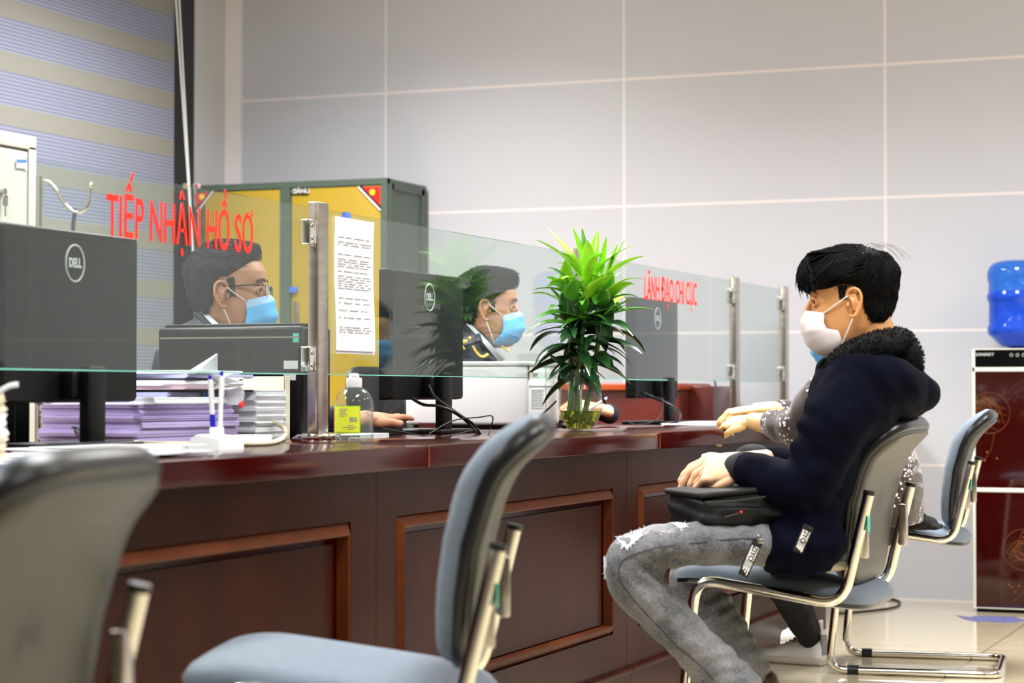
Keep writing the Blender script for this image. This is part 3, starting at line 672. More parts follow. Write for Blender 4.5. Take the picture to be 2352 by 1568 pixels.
# ------------------------------------------------------------------ monitors (screens face the staff side, backs face us)
def make_monitor(w, h):
    t = thing('computer_monitor', 'x', 'monitor', (0, 0, 0), 0, 'black computer monitors on the counter')   # local: back faces +x, width along y
    zc = .094 + h / 2
    def outl(a, b, r, n=6):
        P = []
        for cx, cy, q0 in ((a - r, b - r, 0), (-a + r, b - r, 1), (-a + r, -b + r, 2), (a - r, -b + r, 3)):
            for k in range(n + 1): q = (q0 + k / n) * math.pi / 2; P.append((cx + r * math.cos(q), cy + r * math.sin(q)))
        return P
    RR = []
    for sx, x in ((1, -.012), (1, .006), (.985, .022), (.97, .026)):
        RR.append([V3((x, u * sx, zc + v * sx)) for u, v in outl(w / 2, h / 2, .008)])
    bdy = G().rings(RR).obj('display_housing', 'monitor_black', t, 30)
    G().box(-.0145, -.0118, -w / 2 + .01, w / 2 - .01, zc - h / 2 + .014, zc + h / 2 - .01).obj('screen', 'black_gloss', t, 0)
    g = G()
    g.box(.0262, .0275, -w / 2 + .02, w / 2 - .02, zc + h / 2 - .018, zc + h / 2 - .014); g.obj('back_groove', 'black_plastic', t, 0)
    G().box(.024, .06, -.05, .05, .10, .16, .008).obj('mount', 'monitor_black', t, 30)
    G().box(.058, .085, -.032, .032, .01, .17, .006).obj('stand', 'black_plastic', t, 30)
    G().box(-.07, .12, -.125, .125, 0, .012, .004).obj('base', 'black_plastic', t, 30)
    c = V3((.0272, 0, zc + .11)); Rg = .034
    G().tube([c + V3((0, Rg * math.cos(q), Rg * 1.12 * math.sin(q))) for q in [i * math.pi / 20 for i in range(41)]], .0022, 6).obj('logo_ring', 'label_grey', t)
    tm = text_mesh('DELL', .026, 'logo_text', 'label_grey', frame(c + V3((.0004, 0, 0)), (0, 1, 0), (0, 0, 1)), t, .8, .0012, world=False)
    return t
mo2 = make_monitor(.50, .36); 
a = cpt(1022, 993)
def place_mon(px_stand, w, o):
    p = at(px_stand, 900, w); o.location = (p.x - .075, p.y, CT)
place_mon(1022, 6.02, mo2); mo2['label'] = 'black monitor with a ringed emblem, between the hanging sheet and the white printer'
mo3 = dup(mo2, 'black monitor seen from the back behind the small red lettering', (0, 0, CT), 0); place_mon(1540, 7.75, mo3)
mo1 = dup(mo2, 'blurred black monitor seen from the back behind the left glass screen', (0, 0, CT), 0); place_mon(216, 4.42, mo1)

# keyboards
def keyboard(loc, rz, label):
    t = thing('keyboard', label, 'keyboard', loc, rz, 'black keyboards on the counter')
    G().prism([(-.07, -.22, 0), (.07, -.22, 0), (.07, -.22, .018), (-.07, -.22, .010)], (0, .44, 0)).obj('case', 'black_plastic', t, 20)
    g = G()
    for r_ in range(6):
        x = .055 - r_ * .022; z = .0168 - r_ * .0013
        n = 20 if r_ < 5 else 9
        for k in range(n):
            w = .40 / n; y = -.2 + k * w; g.box(x - .009, x + .009, y + .0015, y + w - .0015, z, z + .006)
    o = g.obj('keys', 'monitor_black', t, 0); return t
keyboard(V3((-2.50, 5.06, CT)), R(4), 'black keyboard under the hand beside the sanitiser bottle')
p = at(1425, 965, 7.3); keyboard(V3((-2.54, 6.63, CT)), 0, 'black keyboard right of the vase')

# hanging printed sheet with its clip
sh = thing('printed_sheet', 'white printed sheet hanging on the glass right of the tall post', 'paper', (XG + .01, 5.0, 1.1))
ys0, ys1 = gx(759), gx(849); zt_ = onp(800, 503, 0, XG).z; zb_ = onp(800, 806, 0, XG).z
g = G()
N = 14
for k, off in enumerate((.0, .0035)):
    V = []; F = []
    for i in range(N + 1):
        for j in range(9):
            v = i / N; u = j / 8
            V.append((XG + .013 - off - .004 * math.sin(u * 3.1) * v - .003 * math.sin(v * 5), ys0 + (ys1 - ys0) * u + off * 1.2, zt_ + (zb_ - zt_ - off * 2) * v))
    for i in range(N):
        for j in range(8): F.append((i * 9 + j, i * 9 + j + 1, (i + 1) * 9 + j + 1, (i + 1) * 9 + j))
    g.add(V, F)
po = g.obj('sheets', 'paper', sh, 60, world=True)
g = G(); rnd = random.Random(3); z = zt_ - .05
while z > zb_ + .045:
    y = ys0 + .02; row = rnd.random()
    if row < .8:
        while y < ys1 - .03:
            l = rnd.uniform(.01, .05); e = min(y + l, ys1 - .015)
            uu = (y - ys0) / (ys1 - ys0); vv = (zt_ - z) / (zt_ - zb_)
            xx = XG + .013 - .004 * math.sin(uu * 3.1) * vv - .003 * math.sin(vv * 5) + .0008
            g.box(xx, xx + .0003, y, e, z, z + .0022); y += l + rnd.uniform(.003, .02)
    z -= rnd.choice((.006, .006, .006, .012))
g.obj('print', 'grey_print', sh, 0, world=True)
cl = thing('binder_clip', 'small blue clip holding the hanging printed sheet on the glass', 'clip', (XG, gx(797), zt_))
yc = gx(797); zc = onp(797, 498, 0, XG).z
G().prism([(XG - .014, yc - .014, zc - .012), (XG + .009, yc - .014, zc - .012), (XG + .001, yc - .014, zc + .012), (XG - .005, yc - .014, zc + .012)], (0, .028, 0)).obj('clip_body', 'blue_plastic', cl, 20, world=True)
G().tube(curve([(XG + .008, yc - .008, zc - .01), (XG + .010, yc - .006, zc - .03), (XG + .010, yc, zc - .045), (XG + .010, yc + .006, zc - .03), (XG + .008, yc + .008, zc - .01)]), .001, 6).obj('clip_wire', 'chrome', cl, world=True)

# hand sanitiser
a = cpt(813, 1014)
sb = thing('sanitiser_bottle', 'clear hand sanitiser bottle with white flip cap and yellow label', 'bottle', a)
pf = [(.001, .006), (.03, .002), (.040, 0), (.0445, .004), (.0455, .012), (.0455, .085), (.0445, .095), (.040, .108), (.031, .119), (.021, .126), (.0165, .129), (.0165, .134)]
G().lathe(pf, 48).obj('bottle_shell', 'clear_plastic', sb, 50)
G().lathe([(.001, .008), (.036, .006), (.0425, .008), (.0435, .014), (.0435, .080), (.001, .0801)], 40).obj('gel', 'clear_glass', sb, 50)
g = G().lathe([(.0175, .127), (.0185, .129), (.0185, .147), (.0165, .149), (.012, .1495), (.0115, .157), (.009, .159), (.001, .1595)], 32); g.box(-.001, .016, -.008, .008, .150, .157, .003, mx=Matrix.Rotation(R(-60), 4, 'Z')); g.obj('flip_cap', 'white_plastic', sb, 40)
def arc_label(r0, a0, a1, z0, z1, m, nm, dr=0):
    g = G(); n = 16; V = []
    for k in range(n + 1):
        q = a0 + (a1 - a0) * k / n
        for rr in (r0 + dr, r0 + dr + .0004): V += [(rr * math.cos(q), rr * math.sin(q), z0), (rr * math.cos(q), rr * math.sin(q), z1)]
    F = []
    for k in range(n): i = k * 4; F += [(i, i + 1, i + 5, i + 4), (i + 2, i + 3, i + 7, i + 6), (i, i + 4, i + 6, i + 2), (i + 1, i + 3, i + 7, i + 5)]
    return g.add(V, F).obj(nm, m, sb, 60)
view = math.atan2(-a.y, -a.x)
arc_label(.0458, view - 1.75, view + .32, .020, .084, 'label_green', 'label_border')
arc_label(.0458, view - 1.3, view + .27, .023, .081, 'label_yellow', 'label', .0006)
arc_label(.0458, view - 1.7, view - 1.34, .030, .078, 'sticker_red', 'label_accent', .0006)
rnd = random.Random(5)
for k in range(11): q = view - .22 + k * .035; arc_label(.0458, q, q + rnd.uniform(.008, .022), .047, .058, 'grey_print', 'barcode', .0012)
for z, q0, q1 in ((.076, -.8, -.3), (.072, -.8, -.4), (.068, -.8, -.45), (.064, -.8, -.35), (.060, -.8, -.5), (.038, -.3, .0), (.034, -.6, .15), (.030, -.3, .0)):
    arc_label(.0458, view + q0, view + q1, z, z + .0012, 'grey_print', 'label_line', .0012)

# pen holder with two pens
a = cpt(497, 1031)
ph = thing('pen_holder', 'white plastic pen stand holding two upright pens', 'pen stand', a)
G().prism([(-.036, -.05, 0), (.036, -.05, 0), (.032, -.045, .022), (-.02, -.045, .030), (-.034, -.045, .022)], (0, .10, 0)).tube([(0, -.012, .018), (0, -.012, .045)], .008, 16).tube([(0, .014, .018), (0, .014, .045)], .008, 16).obj('holder_base', 'white_plastic', ph, 30)
for k, (dy, tx, hgt, lab) in enumerate(((-.012, -.004, .150, 'white pen with blue tip standing left in the pen stand'), (.014, .002, .158, 'white pen standing right in the pen stand'))):
    pn = thing('ballpoint_pen', lab, 'pen', a + V3((0, dy, .03)), 0, 'pens in the white stand')
    b0 = V3((0, 0, 0)); b1 = V3((tx, tx * 2, hgt - .03))
    G().tube([b0 + (b1 - b0) * .0, b0 + (b1 - b0) * .93], .0048, 14).obj('barrel', 'white_plastic', pn)
    G().tube([b0 + (b1 - b0) * .92, b1], .0036, 12).obj('button', 'pen_blue', pn)
    if k == 0: G().tube([b0 + (b1 - b0) * .10, b0 + (b1 - b0) * .34], .0056, 14).obj('grip', 'pen_blue', pn)
    G().tube([b1 * .9 + V3((.006, 0, 0)), b1 * .6 + V3((.006, 0, 0))], .001, 6).obj('pocket_clip', 'white_plastic', pn)
# pale cable and its connector
cbp = thing('cream_cable', 'cream coloured cable curling out from behind the papers', 'cable', cpt(600, 1020))
rr = .0058
P = [cpt(250, 1010), cpt(330, 1024), cpt(420, 1026), cpt(540, 1025), cpt(600, 1024), cpt(632, 1020)]
P = [p + V3((0, 0, rr)) for p in P]
P += [at(652, 1004, 5.1), at(655, 988, 5.15), at(640, 974, 5.2), at(615, 967, 5.25)]
G().tube(curve(P), rr, 12).obj('cord', 'cable_cream', cbp, world=True)
e = at(606, 968, 5.26); G().box(-.022, .006, -.014, .014, -.010, .012, .004, mx=Matrix.Translation(e)).obj('connector', 'cable_cream', cbp, 30, world=True)
# white document wallet in front of the pens
wl = thing('white_wallet', 'white paper wallet lying flat right behind the pen stand', 'folder', cpt(560, 1008))
p0 = cpt(520, 1012); G().box(-.05, .05, -.09, .09, .0, .004).box(-.046, .048, -.08, .095, .004, .006).box(-.045, .04, -.06, .10, .006, .018, .005).obj('wallet_sheets', 'paper', wl, 30); wl.location = V3((-2.40, 4.26, CT)); wl.rotation_euler.z = R(-12)

# the big paper pile behind the left glass: every bundle is its own thing
base = V3((-2.63, 4.30, CT))
rnd = random.Random(11)
specs = [('paper_violet', .034, 0, 'lowest'), ('paper_violet', .028, .004, 'second from the bottom'), ('paper_violet', .024, -.006, 'third from the bottom'), ('paper', .016, .01, 'fourth from the bottom')]
z = CT
def bundle(name, label, cat, m, c, lx, ly, h, rz, curl=0, n=None, grp=None):
    t = thing(name, label, cat, c, R(rz), grp); n = n or max(3, int(h / .0019)); g = G(); dz = h / n
    for i in range(n):
        ox, oy = rnd.uniform(-.002, .002) + .003 * math.sin(i * .7), rnd.uniform(-.002, .002) + .004 * math.sin(i * .45); V = []; NX = 8
        for k in range(NX + 1):
            for yy in (-ly / 2, ly / 2):
                u = k / NX * 2 - 1; zz = i * dz + curl * abs(u) ** 3 * (1 if u > 0 else .3)
                for dd in (0, dz * .985): V.append((yy + ox, u * lx / 2 + oy, zz + dd))
        F = []
        for k in range(NX): q = k * 4; F += [(q, q + 4, q + 5, q + 1), (q + 2, q + 3, q + 7, q + 6), (q + 1, q + 5, q + 7, q + 3), (q, q + 2, q + 6, q + 4)]
        F += [(0, 1, 3, 2), (NX * 4, NX * 4 + 2, NX * 4 + 3, NX * 4 + 1)]
        g.add(V, F)
    g.obj('sheets', m, t, 20); return t
for i, (m, h, dx, pos) in enumerate(specs):
    bundle('document_bundle', ('thick violet document bundle, %s of the big paper pile' % pos) if 'violet' in m else 'white document bundle, %s of the big paper pile' % pos, 'papers', m, V3((base.x + dx, base.y - .05, z + .0005)), .44 - .02 * i, .26, h, rnd.uniform(-2, 2), 0, None, 'bundles in the paper pile'); z += h + .0007
zl = z
bundle('document_bundle', 'leaning white document bundle at the right end of the paper pile', 'papers', 'paper', V3((base.x + .02, base.y + .31, CT + .0005)), .17, .24, .12, 3, 0, 64, 'bundles in the paper pile')
f = thing('ring_binder', 'cream ring binder standing at the right end of the paper pile', 'binder', V3((base.x, base.y + .42, CT)))
G().box(-.13, .13, -.012, -.008, 0, .155, .001).box(-.13, .13, .008, .012, 0, .155, .001).box(.126, .131, -.012, .012, 0, .155, .001).obj('cover', 'folder_cream', f, 30)
top = [('paper_blue', .010, 'bluish loose sheets on the violet bundles', 3), ('folder_dark', .005, 'thin dark folder in the paper pile', -4), ('paper_pink', .008, 'pinkish sheets with a curled corner in the paper pile', 8), ('paper', .012, 'white loose sheets on the dark folder', -6), ('folder_dark', .004, 'upper dark folder of the paper pile', 5), ('paper_blue', .010, 'pale blue sheets near the top of the paper pile', -3), ('paper', .008, 'topmost white sheets of the paper pile', 7)]
z = zl
for i, (m, h, lab, rz) in enumerate(top):
    bundle('loose_papers', lab, 'papers', m, V3((base.x + rnd.uniform(-.02, .03), base.y + .06 + rnd.uniform(-.05, .05), z + .0005)), .36 - .015 * i, .22, h, rz, .0, None, 'loose papers on the pile'); z += h + .0007
# curled sheets
def curled(label, pts_px, w, wid, m='paper', dirv=(-1, .1, 0)):
    t = thing('curled_sheet', label, 'paper', at(*pts_px[0], w)); C = curve([at(x, y, w) for x, y in pts_px], 5); d = V3(dirv).normalized() * wid; V = []; F = []
    for p in C: V += [p, p + d, p + V3((0, 0, .0012)), p + d + V3((0, 0, .0012))]
    for k in range(len(C) - 1): q = k * 4; F += [(q, q + 1, q + 5, q + 4), (q + 2, q + 6, q + 7, q + 3), (q, q + 4, q + 6, q + 2), (q + 1, q + 3, q + 7, q + 5)]
    F += [(0, 2, 3, 1)]; q = (len(C) - 1) * 4; F += [(q, q + 1, q + 3, q + 2)]
    G().add(V, F).obj('sheet', m, t, 60, world=True); return t
g0 = thing('crumpled_sheet', 'white sheet sticking up in a peak on top of the paper pile', 'paper', at(470, 860, 5.05))
A, B, C_, D_ = at(428, 868, 5.1), at(500, 812, 5.05), at(500, 866, 5.0), at(460, 846, 5.0)
G().add([A, D_, B, C_, A + V3((-.03, .02, .004)), D_ + V3((-.03, .02, 0)), B + V3((-.01, .01, 0)), C_ + V3((-.03, .03, 0))], [(0, 1, 2, 3), (7, 6, 5, 4), (0, 4, 5, 1), (1, 5, 6, 2), (2, 6, 7, 3), (3, 7, 4, 0)]).obj('sheet', 'paper', g0, 80, world=True)
curled('white sheet with ragged raised corner at the pile top right', [(470, 874), (510, 868), (535, 858), (548, 860)], 5.0, .1)
curled('white sheet bending down over the right end of the pile', [(480, 892), (520, 896), (552, 890), (562, 905), (556, 930)], 5.0, .12)
curled('pinkish sheet drooping over the front of the pile', [(430, 884), (412, 905), (392, 935)], 4.98, .1, 'paper_pink')
curled('white sheet fanned out over the violet bundles', [(560, 868), (520, 884), (480, 900), (470, 915)], 4.97, .12)
curled('pale sheet sagging from the upper dark folder', [(350, 876), (380, 884), (410, 900), (440, 918)], 4.96, .14)
curled('creased white sheet jutting out above the red tab', [(500, 862), (530, 870), (549, 878)], 4.96, .1)
curled('white sheet drooping at the left of the pile', [(318, 888), (345, 915), (385, 936), (400, 938)], 4.98, .1)
G().box(-.003, .003, -.012, .012, -.012, .012, mx=Matrix.Translation(at(482, 910, 4.97))).obj('x', 'blue_plastic', None, 0).name = 'blue_tab'
tag(bpy.data.objects['blue_tab'], 'small blue tab sticking out of the paper pile behind the pens', 'tab')
G().box(-.003, .003, -.008, .008, -.006, .006, mx=Matrix.Translation(at(555, 929, 4.97)) @ Matrix.Rotation(R(20), 4, 'X')).obj('x', 'sticker_red', None, 0).name = 'red_tab'
tag(bpy.data.objects['red_tab'], 'small red tab at the right end of the paper pile', 'tab')
# black office printer behind the pile
a = at(525, 985, 5.42)
bp_ = thing('black_printer', 'black boxy office machine behind the pile of papers with a teal sticker', 'printer', (a.x, a.y, CT - .0))
bw_, bh = .42, .282
g = G().box(-bw_ / 2, bw_ / 2, -.0, .16, 0, bh, .01); g.box(-bw_ / 2 + .01, bw_ / 2 - .01, .02, .14, bh, bh + .008, .003); g.obj('housing', 'black_plastic', bp_, 30)
g = G()
for i in range(14): g.box(-.11, .06, -.002, .002, .12 + i * .011, .124 + i * .011)
g.obj('vent', 'monitor_black', bp_, 0)
G().box(-.2, .2, -.004, 0, bh - .03, bh - .026).obj('lid_line', 'steel', bp_, 0)
def bpx(px, py): p = onp(px, py, 1, a.y); return p.x - a.x, p.z - CT
for nm, m, (xa_, ya_, xb_, yb_) in (('teal_sticker', 'teal', (674, 765, 687, 786)), ('paper_label', 'label_grey', (653, 828, 685, 847)), ('paper_label', 'label_grey', (653, 858, 680, 873))):
    u0, v1 = bpx(xa_, ya_); u1, v0 = bpx(xb_, yb_); G().box(u0, u1, -.003, -.0005, v0, v1).obj(nm, m, bp_, 0)
# small things beside the post base
sm = thing('card_reader', 'small dark device with a grey key beside the post base', 'device', cpt(655, 1004))
G().box(-.04, .05, -.03, .03, 0, .018, .004).obj('device_body', 'black_plastic', sm, 30); G().box(-.01, .02, -.012, .012, .018, .026, .003).obj('key_button', 'label_grey', sm, 30)
pl_ = thing('paper_sheets', 'thin white sheets lying between the post base and the bottle', 'papers', V3((-2.42, 4.86, CT)), R(10)); g = G()
for i in range(5): g.box(-.09 + i * .004, .09, -.13 - i * .003, .13, i * .0022, i * .0022 + .0014)
g.obj('sheets', 'paper', pl_, 0)
# papers at far left
bl_ = thing('book_stack_item', 'x', 'x'); bpy.data.objects.remove(bl_)
z = CT
w5 = 3.55; b5 = V3((-2.23, 2.89, CT))
for i, (m, h, lab) in enumerate((('folder_cream', .04, 'thick cream booklet at the bottom of the stack at the left edge'), ('paper', .038, 'white booklet in the middle of the stack at the left edge'), ('folder_cream', .034, 'cream booklet on top of the stack at the left edge'))):
    bundle('booklet', lab, 'booklet', m, V3((b5.x, b5.y + .0 - .004 * i, z + .0005)), .26, .2, h, rnd.uniform(-4, 4), 0, None, 'booklets at the left edge'); z += h + .0007
rb = thing('white_strap', 'light grey strap curling over the booklets at the left edge', 'strap', V3((b5.x, b5.y, z)))
G().tube(curve([at(-30, 915, 3.5), at(0, 898, 3.5), at(22, 886, 3.5), at(42, 883, 3.5)]), [(.006, .002)] * 19, 10, flat=(1, 0, 0)).obj('strap', 'label_grey', rb, world=True)
sp = thing('paper_spread', 'loose white papers lying behind the blurred left chair', 'papers', V3((-2.12, 3.12, CT))); g = G()
for i in range(7):
    q = Matrix.Translation((rnd.uniform(-.08, .1), -.25 + i * .1, i * .0022)) @ Matrix.Rotation(rnd.uniform(-.4, .4), 4, 'Z'); g.box(-.105, .105, -.148, .148, 0, .0015, mx=q)
g.obj('sheets', 'paper', sp, 0)
sk = thing('desk_organiser', 'small dark desk organiser behind the left monitor stand', 'organiser', V3((-2.66, 3.70, CT)))
g = G()
for i in range(4): g.box(-.06, .06, -.09 + i * .05, -.086 + i * .05, 0, .12)
g.box(-.06, .06, -.09, .064, 0, .006); g.obj('dividers', 'black_plastic', sk, 0)
wr = thing('paper_twist', 'crumpled white tissue behind the left monitor stand', 'tissue', V3((-2.68, 3.83, CT)))
wb_ = V3((-2.68, 3.83, CT)); g = G().limb([wb_ + V3((0, -.01, .008)), wb_ + V3((0, .0, .03)), wb_ + V3((0, .01, .045))], [.006, .014, .010], 10, 3); g.obj('tissue', 'paper', wr, 60, world=True)
def cable(name, label, pts, r=.0035, m='cable_black', mat4=None):
    t = thing(name, label, 'cable', pts[0]); G().tube(curve(pts), r, 8).obj('cord', m, t, 60, world=True)
cable('monitor_cable', 'thick black cable hanging behind the left monitor', [at(80, 918, 4.9), at(110, 936, 4.85), at(150, 965, 4.8), at(185, 1000, 4.7), at(205, 1030, 4.55)], .007)
cable('monitor_cable', 'black cable bundle dropping from the middle monitor to the desk', [at(930, 868, 5.95), at(938, 905, 5.95), at(970, 928, 5.9), at(1005, 932, 5.85), at(1040, 945, 5.85), at(1075, 970, 5.9), at(1100, 1000, 5.9)], .0045)
cable('monitor_cable', 'second black cable beside the middle monitor stand', [at(985, 885, 5.95), at(1000, 912, 5.9), at(1050, 948, 5.85), at(1085, 972, 5.85), at(1104, 998, 5.9)], .004)
cable('thin_cable', 'thin black wire bent like a hook beside the white printer', [cpt(985, 1000) + V3((0, 0, .004)), at(1040, 966, 5.8), at(1100, 958, 5.8), at(1131, 956, 5.8), at(1126, 985, 5.85), cpt(1122, 1000) + V3((0, 0, .004))], .0018)
cable('thin_cable', 'thin black wire lying before the middle monitor base', [cpt(880, 1002) + V3((0, 0, .02)), at(940, 994, 5.6), at(1000, 1003, 5.6), at(1060, 994, 5.7), at(1100, 984, 5.8)], .0015)
cable('monitor_cable', 'black cables looping behind the right monitor stand', [at(1478, 902, 7.6), at(1500, 912, 7.6), at(1530, 925, 7.55), at(1560, 945, 7.55), at(1556, 966, 7.6), at(1530, 972, 7.6)], .006)
cable('thin_cable', 'thin black wire between the right keyboard and monitor', [at(1440, 967, 7.2), at(1460, 975, 7.2), at(1500, 968, 7.2), at(1520, 945, 7.4), at(1522, 915, 7.5)], .002)
cable('thin_cable', 'black wire leaning from the printer down to the counter left of the vase', [at(1278, 920, 6.5), at(1262, 936, 6.5), at(1246, 952, 6.5), at(1225, 984, 6.45)], .003)
# white printer
a = at(1213, 985, 6.62); pwx, pwy, phz = .42, .28, at(1213, 829, 6.62).z - CT
wp = thing('white_printer', 'large white office printer behind the glass left of the plant', 'printer', (a.x - pwx / 2, a.y + pwy / 2, CT))
G().box(-pwx / 2, pwx / 2, -pwy / 2, pwy / 2, .012, phz - .012, .012).box(-pwx / 2 - .003, pwx / 2 + .003, -pwy / 2 - .003, pwy / 2 + .003, phz - .016, phz, .006).obj('housing', 'white_plastic', wp, 30)
G().box(-pwx / 2 + .02, pwx / 2 - .02, -pwy / 2 + .02, pwy / 2 - .02, 0, .014).obj('foot', 'black_plastic', wp, 0)
G().box(-.16, -.06, -pwy / 2 - .003, -pwy / 2 + .01, .002, .018).obj('tray_slot', 'wood_back', wp, 0)
sx = pwx / 2 + .0005
G().box(sx, sx + .001, -pwy / 2 + .03, -pwy / 2 + .13, .065, .125).obj('rating_label', 'label_grey', wp, 0)
g = G(); rnd = random.Random(2)
for i in range(9):
    y = -pwy / 2 + .035
    while y < -pwy / 2 + .115: l = rnd.uniform(.005, .02); g.box(sx + .001, sx + .0013, y, min(y + l, -pwy / 2 + .125), .070 + i * .006, .073 + i * .006); y += l + .004
g.obj('label_print', 'grey_print', wp, 0)
G().box(sx, sx + .002, -pwy / 2 + .01, pwy / 2 - .02, .135, .137).box(sx, sx + .002, -pwy / 2 + .15, -pwy / 2 + .152, .02, .2).box(sx, sx + .004, -pwy / 2 + .04, -pwy / 2 + .08, .172, .178).obj('panel_seam', 'label_grey', wp, 0)
G().box(sx - .001, sx + .001, -pwy / 2 + .004, -pwy / 2 + .010, .155, phz - .01).obj('orange_tape', 'wood_orange', wp, 0)
# papers under the folded hands
for i, (x0_, y0_, lab) in enumerate(((1600, 976, 'white sheets lying right of the right monitor base'), (1655, 975, 'open white booklet under the folded hands'))):
    c = cpt(x0_, y0_); t = thing('paper_sheets', lab, 'papers', c + V3((-.02, .0, i * .003)), R(15 - 20 * i)); g = G()
    for k in range(3 + 2 * i): g.box(-.1, .09 + k * .004, -.14, .14, k * .0016, k * .0016 + .001, mx=Matrix.Rotation(R(3 * k), 4, 'Z'))
    g.obj('sheets', 'paper', t, 0)

# ------------------------------------------------------------------ vase and plant
vc = cpt(1333, 990)
vs = thing('glass_vase', 'clear egg shaped glass vase with roots in yellow water', 'vase', vc)
pf = [(.001, .004), (.034, .004), (.038, 0), (.039, .006), (.046, .020), (.057, .042), (.065, .066), (.0665, .085), (.064, .110), (.058, .140), (.051, .168), (.048, .183)]
G().lathe(pf + [(r - .0022, z) for r, z in reversed(pf[3:])] + [(.001, .010)], 56, cap=False).obj('vase_shell', 'clear_glass', vs, 60)
G().lathe([(.001, .0085), (.034, .0085), (.042, .020), (.0535, .042), (.0615, .061), (.001, .0612)], 48).obj('water', 'root_water', vs, 60)
pt = thing('dracaena_plant', 'green leafy plant with three stems standing in the glass vase', 'plant', vc + V3((0, 0, .012)))
vx = Rt * -1
K = 6.11 / 4900
def vp(px, py, d=0): return vc + Rt * ((px - 1333) * K) + V3((0, 0, (990 - py) * K)) + V3((-Rt.y, Rt.x, 0)) * d
rnd = random.Random(21)
g = G()
for i in range(110):
    a0 = rnd.uniform(0, 6.28); r0 = rnd.uniform(.0, .02); r1 = rnd.uniform(.028, .045); p = V3((r0 * math.cos(a0), r0 * math.sin(a0), rnd.uniform(.035, .055))); e = V3((r1 * math.cos(a0 + rnd.uniform(-.7, .7)), r1 * math.sin(a0), rnd.uniform(.014, .045)))
    g.tube(curve([vc + p, vc + (p + e) / 2 + V3((0, 0, rnd.uniform(-.01, .012))), vc + e], 3), .0011, 5)
g.obj('roots', 'root', pt, 60, world=True)
stems = [([(1303, 960), (1309, 930), (1314, 870), (1312, 800), (1306, 720), (1302, 655)], .02), ([(1327, 962), (1326, 930), (1325, 880), (1332, 800), (1342, 720), (1345, 625)], -.015), ([(1341, 962), (1350, 920), (1364, 870), (1374, 790), (1385, 720), (1398, 655)], .012)]
SP = []
for pts, d in stems:
    C = curve([vp(x, y, d * (1 - .5 * (y > 900))) for x, y in pts], 10); SP.append(C)
    r = [.0085 + .0012 * (1 if k % 3 == 0 else 0) - .003 * k / len(C) for k in range(len(C))]
    G().tube(C, r, 14).obj('stem', 'stem_green', pt, 60, world=True)
LG = {k: G() for k in ('leaf_light', 'leaf_mid', 'leaf_dark')}
def leaf(root, d, length, wid, droop, mk, twist=0):
    d = V3(d).normalized(); n = 9; V = []; F = []
    side = d.cross(V3((0, 0, 1)));
    if side.length < .1: side = V3((1, 0, 0))
    side.normalize(); side = (Matrix.Rotation(twist, 3, d) @ side)
    p = V3(root); dd = d.copy()
    for i in range(n + 1):
        t = i / n; w = wid * (math.sin(math.pi * min(1, t ** .62 * .97 + .03)) ** .8) * (1 if t < .999 else .02) + .0008
        up = side.cross(dd).normalized()
        sd = side
        w *= 1.5
        V += [p - sd * w + up * w * .28, p - sd * w * .5 + up * w * .08, p, p + sd * w * .5 + up * w * .08, p + sd * w + up * w * .28]
        V += [q - up * .0007 for q in V[-5:]]
        dd = (dd + V3((0, 0, -1)) * droop / n * (.4 + 1.4 * t)).normalized(); p = p + dd * (length / n)
    for i in range(n):
        a = i * 10; b = a + 10
        for k in range(4): F += [(a + k, a + k + 1, b + k + 1, b + k), (a + 5 + k, b + 5 + k, b + 6 + k, a + 6 + k)]
        F += [(a, b, b + 5, a + 5), (a + 4, a + 9, b + 9, b + 4)]
    F += [(0, 5, 6, 1), (1, 6, 7, 2), (2, 7, 8, 3), (3, 8, 9, 4)]; a = n * 10; F += [(a, a + 1, a + 6, a + 5), (a + 1, a + 2, a + 7, a + 6), (a + 2, a + 3, a + 8, a + 7), (a + 3, a + 4, a + 9, a + 8)]
    LG[mk].add(V, F)
for si, (C, top_, nl) in enumerate(zip(SP, (1, 1, 1), (24, 32, 26))):
    L0 = len(C) - 1
    for i in range(nl):
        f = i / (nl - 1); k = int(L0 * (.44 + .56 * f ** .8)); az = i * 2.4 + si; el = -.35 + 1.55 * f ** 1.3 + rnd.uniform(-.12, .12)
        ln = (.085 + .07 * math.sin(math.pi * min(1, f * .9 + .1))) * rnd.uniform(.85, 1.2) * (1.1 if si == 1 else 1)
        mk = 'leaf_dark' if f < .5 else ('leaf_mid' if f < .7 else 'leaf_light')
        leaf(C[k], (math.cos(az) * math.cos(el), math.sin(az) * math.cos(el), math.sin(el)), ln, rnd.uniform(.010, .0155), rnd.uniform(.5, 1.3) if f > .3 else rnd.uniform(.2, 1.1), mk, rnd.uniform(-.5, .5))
def pleaf(a, b, mk, wid=.012, d=0, droop=.9):     # measured outer leaves
    A = vp(*a, d); B = vp(*b, d + rnd.uniform(-.03, .03)); v = B - A; leaf(A, v.normalized() + V3((0, 0, .35 * droop)), v.length * 1.08, wid, droop, mk, rnd.uniform(-.4, .4))
